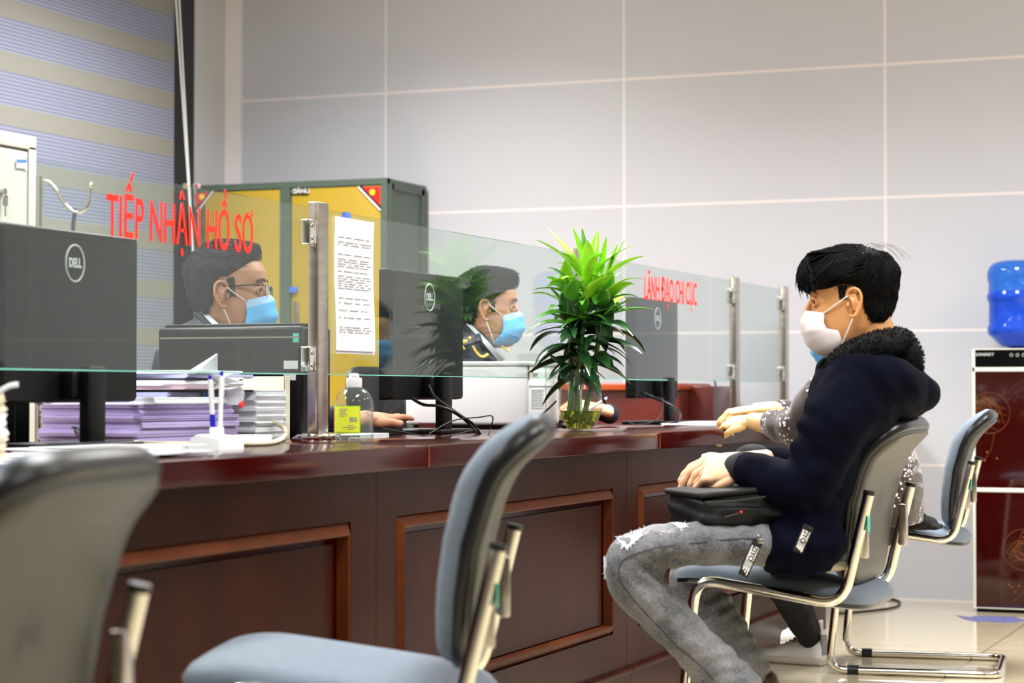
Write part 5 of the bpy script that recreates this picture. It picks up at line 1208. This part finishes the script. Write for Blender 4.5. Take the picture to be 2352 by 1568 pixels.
folds = [(A(1490, 1330), (.9, 0, 1), .030, .006, .06), (A(1520, 1320), (.5, 0, 1), .022, .004, .05), (A(1560, 1400), (-.6, 0, 1), .04, .0025, .08), (A(1620, 1480), (-.3, 0, 1), .04, .003, .07), (A(1670, 1540), (-.2, 0, 1), .045, .004, .06), (A(1760, 1230), (1, 0, .3), .04, .003, .07), (A(1600, 1240), (1, 0, .2), .05, .002, .1), (at(1700, 1480, FW), (-.2, 0, 1), .035, .005, .09), (at(1640, 1390, FW), (-.4, 0, 1), .03, .004, .08)]
jn = remesh(g, 'jeans', 'denim', .005, 4, man, fn=fold_fn(folds, .003, 22))
co = [jn.matrix_world @ v.co for v in jn.data.vertices]
bvj = BVHTree.FromPolygons([tuple(v) for v in co], [tuple(p.vertices) for p in jn.data.polygons])
def onto(px, py, off=.001):
    d = ray(px, py); h = bvj.ray_cast(O, d.normalized()); return (h[0] - d.normalized() * off) if h[0] is not None else at(px, py, NW)
def seam(P, nm, m, r, o=jn):
    k = G().tube(curve([onto(x, y, .0012) for x, y in P], 5), r, 6).obj(nm, m, o, 60, world=True); k.matrix_parent_inverse = wm(o).inverted()
seam([(1745, 1236), (1680, 1238), (1600, 1246), (1530, 1254), (1470, 1268), (1432, 1285), (1422, 1305), (1424, 1330), (1440, 1358), (1480, 1405), (1525, 1452), (1556, 1486), (1600, 1520), (1640, 1562)], 'side_seam', 'folder_dark', .0012)
# ripped knee: frayed white patches
def rip(poly, nm, fr_):
    g = G(); P = [onto(x, y, .0025) for x, y in poly]; c = sum(P, V3()) / len(P); g.add(P + [c], [(k, (k + 1) % len(P), len(P)) for k in range(len(P))]); g.add([p - Fw * -.0015 for p in P] + [c - Fw * -.0015], [((k + 1) % len(P), k, len(P)) for k in range(len(P))])
    r3 = random.Random(len(poly))
    for i in range(fr_):
        k = r3.randrange(len(P)); a = P[k].lerp(P[(k + 1) % len(P)], r3.random()); d = (a - c).normalized(); e = a + (d + V3((r3.uniform(-.6, .6), 0, r3.uniform(-.6, .6)))) * r3.uniform(.003, .010); g.tube([a, (a + e) / 2 + V3((0, 0, .001)), e], [.0009, .0007, .0002], 4, cap=False)
    o = g.obj(nm, 'shirt_white', jn, 60, world=True); o.matrix_parent_inverse = wm(jn).inverted(); tag(o, 'white frayed rip')
rip([(1418, 1236), (1436, 1232), (1456, 1226), (1470, 1222), (1474, 1230), (1462, 1240), (1450, 1250), (1440, 1256), (1432, 1252), (1428, 1244)], 'knee_rip', 90)
rip([(1548, 1203), (1560, 1200), (1572, 1203), (1576, 1209), (1562, 1212)], 'thigh_rip', 40)
rip([(1386, 1285), (1392, 1284), (1393, 1300), (1390, 1320), (1392, 1328), (1388, 1318)], 'shin_rip', 40)
g = G(); r3 = random.Random(9)
for (x, y) in ((1470, 1222), (1476, 1214), (1484, 1210), (1487, 1218), (1478, 1224)):
    a = onto(x, y + 6, .001)
    for i in range(14): e = a + V3((r3.uniform(-.01, .01), r3.uniform(-.004, .004), r3.uniform(-.002, .010))); g.tube([a, e], [.0009, .0002], 4, cap=False)
for i in range(16):
    x = r3.uniform(1515, 1565); y = 1224 - (x - 1515) * .2 + r3.uniform(-4, 4); g.tube([onto(x, y, .001), onto(x + 6, y - 1, .0015)], [.0008, .0003], 4, cap=False)
k = g.obj('frayed_threads', 'mask_white', jn, 60, world=True); k.matrix_parent_inverse = wm(jn).inverted()
# shoes (mostly below the frame)
for (x, y, w_) in ((1700, 1640, NW + .02), (1742, 1580, FW - .02)):
    a = at(x, y, w_); tp = a + V3((-.12, -.02, 0)); tp.z = .03
    gg = G().limb([a + V3((.01, 0, .02)), a + V3((0, 0, -.03)), (a + tp) / 2 + V3((.02, 0, .0)), tp], [.040, .044, (.035, .046), (.022, .04)], 20, 5); gg.V = [V3((v.x, v.y, max(v.z, .004))) for v in gg.V]; gg.obj('shoe', 'shoe_brown', man, 60, world=True)
# bag on the lap
bg = thing('messenger_bag', 'black fabric messenger bag lying on the grey jeans', 'bag', at(1670, 1200, MW))
def bagr(px0, px1, pyt, pyb, w0, w1): pass
O8 = [at(1566, 1150, 4.66), at(1768, 1130, 4.66)]
bx_ = (at(1768, 1160, 4.72) - at(1572, 1168, 4.66)); bx_ = V3((bx_.x, bx_.y, 0)).normalized(); bc = at(1668, 1158, 4.80); by_ = V3((0, 0, 1)).cross(bx_)
bm_ = Matrix(((bx_.x, by_.x, 0, bc.x), (bx_.y, by_.y, 0, bc.y), (0, 0, 1, bc.z), (0, 0, 0, 1))) @ Matrix.Rotation(R(-4), 4, 'Y')
def bagfn(co, no):
    d = np.array([.004 * noise.noise(V3(c) * 16) + .0025 * math.sin(c[2] * 190 + c[0] * 30) for c in co]); return co + no * d[:, None]
g = G().box(-.098, .095, -.10, .12, -.045, .032, .02, mx=bm_).box(-.085, .105, -.108, .1, -.035, .004, .014, mx=bm_)
bgb = remesh(g, 'bag_body', 'bag_black', .004, 5, bg, fn=bagfn)
def bsub(g, n_, m_, sm_=40): q = g.obj(n_, m_, bg, sm_, world=True); return q
bsub(G().box(-.103, .09, -.104, .12, .026, .040, .007, mx=bm_), 'bag_flap', 'bag_black')
bsub(G().tube([bm_ @ V3(p) for p in ((-.095, -.106, .018), (-.03, -.112, .016), (.09, -.112, .020))], .003, 8), 'zip', 'trim_black')
bsub(G().tube([bm_ @ V3(p) for p in ((-.02, -.1135, -.012), (-.055, -.1135, -.018))], .0022, 8), 'zip_pull', 'trim_black')
bsub(G().ball(bm_ @ V3((-.014, -.115, -.010)), .0032, 10, 6), 'red_bead', 'sticker_red')
bsub(G().ball(bm_ @ V3((.082, -.113, .022)), (.007, .005, .005), 12, 8), 'orange_badge', 'wood_orange')
bsub(G().tube([bm_ @ V3((.098, -.112, .022)), bm_ @ V3((.112, -.112, .019))], .002, 8), 'strap_buckle', 'gold')

# ------------------------------------------------------------------ officers behind the glass
def officer(label, hx, hy, w, sc, skin, hairm, zh, th, glasses, hairn, tilt, extra=None):
    t = thing('person', label, 'person', at(hx - 20, hy + 200, w)); t.location.z = 0
    mx = headframe(at(hx, hy, w), Rt + V3((0, -.04, tilt)), (0, 0, 1), sc)
    P = lambda dx, dy, dw=0: at(hx + dx * sc * 4900 / w, hy + dy * sc * 4900 / w, w + dw)      # metres right / down / deeper
    nk = ([mx @ V3((0, -.035, -.03)), mx @ V3((0, -.05, -.10)), P(-.06, .17), P(-.07, .25), P(-.06, .45)], [.054, .056, .060, (.07, .1), (.08, .1)])
    b = make_head_mesh('body', mx, skin, t, nk)
    eyes(mx, t); brows(mx, t, 'hair_black')
    hair(mx, t, hairm, zh, th, n=hairn, length=(.022, .045), lift=.006, rad=.0011, extra=extra, sdir=(0, .8, .15, .5), rough=.007)
    stubble(mx, t, hairm, .010, .034, -.005, .045, 1300)
    m = face_mask(mx, t, 'mask_blue', [(.105, .000), (.116, -.022), (.118, -.05), (.110, -.078), (.090, -.100), (.055, -.112)], [(.050, -.012), (.054, -.040), (.050, -.065), (.040, -.080), (.028, -.092), (.022, -.104)], [.056, .062, .066, .066, .060, .050], ((.078, .010, .020), (.078, -.004, -.022)), 3, mat2='mask_pale')
    g = G(); f = V3((1, .05, 0))
    torso(g, [(P(-.055, .36), .115, .19, f), (P(-.06, .27), .12, .20, f), (P(-.072, .175), .105, .18, f), (P(-.055, .120), .082, .12, f), (P(-.030, .080), .064, .075, f), (P(-.018, .062), .058, .062, f)])
    for s in (-1, 1): g.limb([P(-.080, .185, s * .15), P(-.06, .26, s * .19), P(.02, .33, s * .19), P(.10, .36, s * .16)], [.066, .055, .048, .04], 20, 5)
    jk_ = remesh(g, 'uniform_jacket', 'uniform', .007, 4, t, fn=fold_fn([(P(-.02, .25), (0, 0, 1), .08, .003, .12)], .003, 14))
    # shirt collar: a strip that stands around the neck and comes to a point in front
    c0 = [P(-.072, .028, -.02), P(-.062, .038, -.050), P(-.030, .070, -.074), P(.004, .108, -.076), P(.030, .140, -.055), P(.046, .158, -.02)]
    V = []; F = []; CC = curve(c0, 5); nrm = tocam
    for i_, a_ in enumerate(CC):
        wd_ = .006 + .014 * (i_ / len(CC)); up_ = V3((Rt.x, Rt.y, .9)).normalized() * wd_ * sc
        V += [a_ - up_ * .5, a_ + up_ * .6, a_ - up_ * .5 + nrm * .004, a_ + up_ * .6 + nrm * .002]
    for k in range(len(V) // 4 - 1): q = k * 4; F += [(q, q + 4, q + 5, q + 1), (q + 2, q + 3, q + 7, q + 6), (q + 1, q + 5, q + 7, q + 3), (q, q + 2, q + 6, q + 4)]
    F += [(0, 1, 3, 2)]; q = len(V) - 4; F += [(q, q + 2, q + 3, q + 1)]
    G().add(V, F).obj('shirt_collar', 'shirt_white', t, 60, world=True)
    G().limb([p_ + V3((-.012 * Rt.x, -.012 * Rt.y, -.010)) - nrm * .006 for p_ in c0], [.008, .011, .013, .013, .012, .008], 12, 5).obj('jacket_collar', 'uniform', t, 60, world=True)
    if glasses:
        g = G(); fr_ = G()
        for sx in (-1, 1):
            g.tube([(sx * .074, .0, .024), (sx * .070, .07, .024), (sx * .058, .098, .022)], [(.0018, .0042)] * 3, 8, mx=mx)
            ring = [V3((sx * .034 + .025 * math.cos(q), .103 - .12 * abs(sx * .034 + .025 * math.cos(q)) * .5, .010 + .0155 * math.copysign(abs(math.sin(q)) ** .8, math.sin(q)))) for q in [i * math.pi / 12 for i in range(25)]]
            g.tube(ring[:13], .0012, 6, mx=mx); g.tube(ring[12:], .0005, 5, mx=mx); fr_.prism([mx @ v for v in ring[:-1]], mx.to_3x3() @ V3((0, .001, 0)))
        g.tube([(-.010, .104, .014), (0, .107, .017), (.010, .104, .014)], .0012, 6, mx=mx)
        go = g.obj('glasses_frame', 'frame_black', t, 60, world=True); fr_.obj('lenses', 'lens_glass', t, 0, world=True)
    return t, mx, P, jk_
def th_o1(p): return .005 + .009 * max(0, min(1, (p.z - .04) / .06)) + .007 * max(0, min(1, (p.y - .02) / .05)) * max(0, min(1, (p.z - .07) / .03))
def th_o2(p): return .006 + .012 * max(0, min(1, (p.z - .03) / .06)) + .010 * max(0, min(1, (p.y - .02) / .05)) * max(0, min(1, (p.z - .06) / .03))
o1, m1, P1, j1 = officer('person in glasses and blue mask behind the left glass screen', 526, 683, 5.9, 1.12, 'skin_officer', 'hair_grey', [(-.10, -.06), (-.06, -.055), (-.04, -.03), (-.022, .02), (-.008, .045), (.012, .045), (.035, .062), (.05, .072), (.07, .088), (.10, .088)], th_o1, True, 3000, .05)
def spikes(g, mx):
    r2 = random.Random(12)
    for i in range(420):
        x = r2.uniform(-.05, .05); st = V3((x, .045 + r2.uniform(-.03, .03), .118 - abs(x) * .3 + r2.uniform(-.01, .004))); e = st + V3((x * .3 + r2.uniform(-.008, .008), r2.uniform(.012, .034), r2.uniform(.004, .022))); g.tube([st, (st + e) / 2 + V3((0, 0, .004)), e], [.0016, .0012, .0002], 4, cap=False, mx=mx)
o2, m2, P2, j2 = officer('person in a dark uniform with gold insignia and blue mask behind the white printer', 1120, 717, 7.3, 1.07, 'skin_officer', 'hair_black', [(-.10, -.06), (-.06, -.055), (-.04, -.03), (-.022, .02), (-.008, .045), (.012, .03), (.035, .045), (.05, .06), (.07, .072), (.10, .075)], th_o2, False, 3000, .02, spikes)
# gold insignia of the uniform
g = G()
G().box(-.05, .05, -.03, .03, -.004, .006, .003, mx=frame(at(1073, 785, 7.14), Rt + V3((0, 0, .30)), V3((Fw.x, Fw.y, .5)))).obj('shoulder_board', 'uniform', o2, 40, world=True)
for x, y, l in ((1058, 797, .03), (1063, 795, .03)): g.box(-.002, .002, -.0015, .0015, -.012, .012, mx=Matrix.Translation(at(x, y, 7.075)) @ Matrix.Rotation(R(-35), 4, V3((Fw.x, Fw.y, 0))))
for x, y in ((1066, 784), (1071, 783), (1079, 776)): g.ball(at(x, y, 7.075), (.0055, .0035, .0055), 8, 6)
for i in range(16):
    t_ = i / 15; x = 1086 + 32 * t_; y = 795 + 22 * math.sin(t_ * math.pi * .75) ** .8; g.limb([at(x, y, 7.06), at(x + 2, y + 3, 7.055), at(x + 5, y + 1, 7.06)], [.002, .004, .001], 8, 2)
for i in range(3): g.tube([at(1152 + i * 6, 793 + i * 4, 7.2), at(1160 + i * 6, 803 + i * 3, 7.2)], .0028, 6)
g.obj('gold_insignia', 'gold_thread', o2, 60, world=True)
# hand of the first officer on the keyboard and hand of the second holding a pen
hnd = hand(hframe(at(838, 962, 5.62), at(975, 950, 5.86), V3((0, 0, 1)) + tocam * .2), 'skin_officer', o1, [(-2, 8, 6), (0, 8, 6), (6, 14, 10), (12, 18, 14)], side=-1, spread=.8, thumb=((.050, .046, -.006), (.074, .052, -.010), (.094, .052, -.010)))
fa = G().limb([P1(.02, .27, -.10), at(700, 985, 5.6), at(845, 962, 5.62)], [.04, .036, .024], 16, 5).obj('forearm', 'skin_officer', o1, 60, world=True)
hb1 = join(hnd + [fa], 'left_arm')
G().limb([P1(-.03, .26, -.14), P1(.06, .30, -.2), at(690, 982, 5.58), at(775, 965, 5.60), at(795, 963, 5.61)], [.06, .055, .05, .040, .036], 24, 5).obj('sleeve', 'uniform', o1, 60, world=True)
hnd = hand(hframe(at(1368, 938, 7.12), at(1318, 930, 7.10), V3((0, 0, 1)) + tocam * .5), 'skin_hand', o2, [(40, 50, 30), (44, 50, 30), (48, 50, 30), (52, 50, 30)], side=1, spread=0)
join(hnd, 'right_hand')
G().limb([at(1400, 950, 7.3), at(1375, 943, 7.15)], [.035, .030], 20, 4).obj('sleeve_cuff', 'uniform', o2, 60, world=True)
pn = thing('ballpoint_pen', 'white pen held by the hand behind the glass vase', 'pen', at(1392, 920, 7.1), 0); G().tube([at(1352, 940, 7.08), at(1394, 914, 7.1)], .0045, 12).obj('barrel', 'white_plastic', pn, world=True); G().tube([at(1390, 916.5, 7.1), at(1397, 912, 7.1)], .0035, 10).obj('button', 'pen_blue', pn, world=True)
# ------------------------------------------------------------------ the woman in the brown patterned sweater
wo = thing('person', 'person in a brown patterned sweater and blue mask leaning with folded hands on the counter', 'person', (-1.4, 6.9, 0))
W6 = 6.68
wm_ = headframe(at(1944, 761, W6), VF + V3((0, .02, -.12)), (0, 0, 1), 1.0)
nk = ([wm_ @ V3((0, -.035, -.03)), wm_ @ V3((0, -.06, -.10)), at(1975, 850, W6), at(1985, 950, W6), at(2010, 1080, W6)], [.048, .05, .055, (.07, .09), (.07, .09)])
wb = make_head_mesh('body', wm_, 'skin_woman', wo, nk); eyes(wm_, wo)
hair(wm_, wo, 'hair_black', [(-.10, -.10), (-.04, -.10), (-.02, -.02), (0, .04), (.05, .05), (.07, .075), (.10, .08)], lambda p: .008 + .006 * (p.z > .05), n=500, length=(.04, .07))
face_mask(wm_, wo, 'mask_blue', [(.105, .000), (.116, -.022), (.118, -.05), (.110, -.078), (.090, -.100), (.055, -.112)], [(.050, -.012), (.054, -.040), (.050, -.065), (.040, -.080), (.028, -.092), (.022, -.104)], [.056, .062, .066, .066, .060, .050], ((.078, .010, .020), (.078, -.004, -.022)), 3)
g = G(); r2 = random.Random(6)
for i in range(260):
    a_ = at(1900 + r2.uniform(-8, 25), 828 + r2.uniform(-8, 8), W6 + r2.uniform(-.08, -.02)); b_ = at(1888 + r2.uniform(-16, 22), 856 + r2.uniform(-6, 10), W6 + r2.uniform(-.09, -.03)); g.tube(curve([a_, (a_ + b_) / 2 + V3((-.01, 0, 0)), b_], 3), [.0022] * 5 + [.0012, .0003], 5, cap=False)
g.obj('hair_ends', 'hair_black', wo, 60, world=True)
h1 = hand(hframe(at(1722, 966, 6.72), at(1640, 975, 6.80), V3((0, 0, 1)) + tocam * .6), 'skin_woman', wo, [(34, 30, 20), (38, 32, 20), (42, 34, 20), (44, 34, 20)], side=1, spread=-.2, scale=.95)
h2 = hand(hframe(at(1735, 942, 6.86), at(1670, 948, 6.86), V3((0, 0, 1)) + tocam * .1), 'skin_woman', wo, [(40, 40, 20), (42, 42, 20), (46, 44, 20), (48, 44, 20)], side=-1, spread=.1, scale=.95)
ar = G().limb([at(1840, 985, 6.62), at(1775, 975, 6.66), at(1725, 966, 6.72)], [.04, .034, .026], 20, 5).limb([at(1860, 960, 6.95), at(1790, 945, 6.90), at(1735, 943, 6.86)], [.04, .032, .025], 20, 5)
ar.limb([at(2040, 1190, W6), at(1900, 1205, 6.62), at(1770, 1250, 6.75), at(1800, 1360, 6.93), at(1855, 1450, 7.04)], [.05, .05, .045, .035, .022], 16, 5).limb([at(2040, 1190, W6 + .1), at(1900, 1215, 7.0), at(1780, 1255, 7.08), at(1810, 1350, 7.1), at(1860, 1450, 7.12)], [.05, .05, .045, .04, .03], 16, 5)
ab = ar.obj('limbs', 'skin_woman', wo, 60, world=True); join([wb, ab] + h1 + h2, 'body')
def sw_mesh(build, name, m, vox=.007):
    g = G(); build(g); return remesh(g, name, m, vox, 4, wo, fn=fold_fn([(at(1840, 960, 6.6), (1, 0, .4), .05, .007, .08), (at(1870, 900, 6.6), (1, 0, .6), .05, .006, .07), (at(2090, 1100, 6.6), (0, 0, 1), .04, .004, .08)], .003, 20))
def bs(g):
    f = V3((-1, -.1, -.1))
    torso(g, [(at(2035, 1200, W6), .115, .17, f), (at(2032, 1110, W6), .118, .17, f), (at(2005, 1010, W6), .115, .175, f), (at(1975, 930, W6), .115, .18, f), (at(1962, 880, W6), .10, .17, f), (at(1962, 845, W6), .07, .10, f)])
    g.limb([at(1940, 890, 6.58), at(1888, 915, 6.54), at(1838, 975, 6.56), at(1800, 980, 6.62), at(1776, 973, 6.66)], [.075, .07, .062, .052, .046], 24, 6)
    g.limb([at(1930, 900, 6.9), at(1880, 950, 6.98), at(1830, 955, 6.95), at(1795, 946, 6.91)], [.07, .06, .05, .044], 24, 6)
sw = sw_mesh(bs, 'sweater', 'sweater')
# the knit pattern follows the distance from the cuff
me = sw.data; uv = me.uv_layers.new(name='UVMap'); cu_ = at(1770, 972, 6.66)
for p_ in me.polygons:
    for li in p_.loop_indices:
        c = me.vertices[me.loops[li].vertex_index].co; uv.data[li].uv = (c.y, (V3(c) - cu_).length)
for (a_, b_, r_) in ((at(1793, 975, 6.645), at(1768, 971, 6.67), .043), (at(1800, 948, 6.92), at(1784, 945, 6.90), .040)):
    o = G().limb([a_, (a_ + b_) / 2, b_], [r_, r_ + .002, r_ - .002], 28, 5).obj('knit_cuff', 'sweater', wo, 60, world=True)
g = G()
for k in range(9): q = k * .3 - 1.2; g.tube([at(1782 + 3 * math.sin(q), 975 + 32 * math.sin(q) , 6.595 + .03 * (1 - math.cos(q))), at(1782 + 3 * math.sin(q + .14), 975 + 32 * math.sin(q + .14), 6.595 + .03 * (1 - math.cos(q + .14)))], .0012, 5)
g.obj('cuff_stitches', 'label_grey', wo, 60, world=True)
def bt(g):
    g.limb([at(2040, 1190, W6), at(1900, 1205, 6.62), at(1775, 1250, 6.75), at(1785, 1310, 6.84), at(1822, 1390, 6.95), at(1862, 1468, 7.05)], [.085, .08, .07, .064, .050, .038], 24, 5)
    g.limb([at(2040, 1190, W6 + .12), at(1900, 1215, 7.0), at(1785, 1255, 7.08), at(1800, 1320, 7.1), at(1835, 1400, 7.12), at(1862, 1450, 7.14)], [.085, .08, .07, .06, .048, .038], 24, 5)
tr = sw_mesh(bt, 'trousers', 'trouser_black')
def sneaker(heel, toe, lab, w0):
    t = thing('sneaker', lab, 'shoe', heel); x = (toe - heel); L_ = x.length; x.normalize(); y = V3((0, 0, 1)).cross(x); fm = Matrix(((x.x, y.x, 0, heel.x), (x.y, y.y, 0, heel.y), (0, 0, 1, 0), (0, 0, 0, 1)))
    st = [(0.0, .030, .028), (.04, .036, .032), (.10, .038, .032), (.16, .044, .036), (.21, .043, .034), (.25, .030, .024), (.262, .012, .01)]
    k = L_ / .262
    def outl(z, gr): 
        P = []
        for s in (1, -1):
            seq = st if s == 1 else list(reversed(st))
            for (a, b, c) in seq: P.append(fm @ V3((a * k, s * (b + gr) - .003 * (a > .1), z)))
        return P
    so = G(); so.rings([outl(.002, -.003), outl(.006, .001), outl(.022, .002), outl(.026, -.001)]); so.obj('sole', 'shoe_sole', t, 50, world=True)
    g = G(); RR = []
    for a, hw, zt_ in ((-.002, .020, .070), (.005, .030, .085), (.03, .034, .082), (.06, .033, .075), (.09, .034, .082), (.12, .037, .078), (.16, .041, .062), (.20, .041, .048), (.235, .034, .040), (.256, .018, .034)):
        R_ = []
        for i in range(24):
            q = math.pi * 2 * i / 24; cz = .022; R_.append(fm @ V3((a * k, hw * sq(q, 2.4), cz + (zt_ - cz) * (max(0, math.sin(q)) ** .8) - .004 * max(0, -math.sin(q)))))
        RR.append(R_)
    g.rings(RR); g.obj('upper', 'shoe_white', t, 60, world=True)
    G().box(-.006, .004, -.018, .018, .035, .10, .003, mx=fm).obj('heel_patch', 'shoe_grey', t, 40, world=True)
    g = G()
    for i in range(4):
        a = (.115 + i * .016) * k; z = .079 - i * .008 + .002; g.tube(curve([fm @ V3((a - .006, .026, z - .010)), fm @ V3((a, 0, z + .004)), fm @ V3((a + .006, -.026, z - .012))], 4), [(.0016, .004)] * 9, 8, flat=(0, 0, 1))
    g.tube(curve([fm @ V3((.11 * k, -.01, .088)), fm @ V3((.10 * k, -.032, .090)), fm @ V3((.12 * k, -.040, .070)), fm @ V3((.13 * k, -.030, .062))], 4), [(.0016, .004)] * 13, 8, flat=(0, 0, 1)); g.obj('laces', 'shoe_grey', t, 60, world=True)
    return t
sneaker(onp(1892, 1528, 2, 0), onp(1742, 1516, 2, 0), 'near white sneaker with loose laces on the floor under the chair', 6.9)
sneaker(onp(1885, 1490, 2, 0), onp(1750, 1484, 2, 0), 'far white sneaker half hidden behind the nearer one', 7.2)
# small things around chair 3
ht = thing('knitted_hat', 'black soft hat lying on the seat of the grey chair near the dispenser', 'hat', at(2125, 1205, 6.75))
remesh(G().ball(at(2118, 1200, 6.72), (.05, .06, .024)).ball(at(2110, 1186, 6.72), (.022, .03, .022)).box(-.055, .045, -.05, .05, -.012, .004, .004, mx=Matrix.Translation(at(2128, 1206, 6.72))), 'hat_body', 'fur', .005, 3, ht)
# office chairs on the staff side
def office_chair(c, label, top):
    t = thing('office_chair', label, 'office chair', c, 0, 'black office chairs behind the counter')
    def mp(u, v, q): return V3((-.02 + q + .25 * u * u - .10 * v, u, .85 + v))
    hgt = (top - .62) / 2; zc = .62 + hgt
    def mp(u, v, q): return V3((-.22 + q + .35 * u * u - .10 * v, u, zc + v))
    G().rings(pad(super_out(.23, hgt, 4), [(0, .03), (.8, .028), (1, .006), (1, -.006), (.8, -.02), (0, -.02)], mp)).obj('backrest', 'black_plastic', t, 60)
    G().rings(pad(super_out(.24, .24, 4), [(0, .04), (.85, .036), (1, .01), (1, -.02), (0, -.03)], lambda u, v, q: V3((u, v, .46 + q)))).obj('seat', 'black_plastic', t, 60)
    G().tube([(-.26, 0, .42), (-.30, 0, .6), (-.25, 0, .72)], .02, 12).obj('back_support', 'black_plastic', t); G().tube([(0, 0, .1), (0, 0, .43)], .028, 16).obj('gas_column', 'chrome', t)
    g = G()
    for i in range(5): q = i * 1.2566; g.tube([(0, 0, .10), (.28 * math.cos(q), .28 * math.sin(q), .065)], [.025, .016], 10).ball((.28 * math.cos(q), .28 * math.sin(q), .028), .028, 12, 8)
    g.obj('star_base', 'black_plastic', t)
    for s in (-1, 1): G().tube(curve([(-.12, s * .25, .47), (-.10, s * .29, .64), (.14, s * .29, .66)]), .014, 10).obj('armrest', 'black_plastic', t)
    return t
oc = office_chair(V3((-3.40, 4.95, 0)), 'black office chair with headrest behind the person in glasses', 1.02)
G().rings(pad(super_out(.14, .075, 4), [(0, .03), (.8, .028), (1, .0), (.8, -.025), (0, -.025)], lambda u, v, q: V3((-.27 + q, u, 1.17 + v)))).obj('headrest', 'monitor_black', oc, 60); G().tube([(-.28, 0, 1.0), (-.29, 0, 1.14)], .012, 10).obj('headrest_post', 'chrome', oc)
office_chair(V3((-3.05, 6.82, 0)), 'black office chair seen through the gap behind the sanitiser bottle', .99)
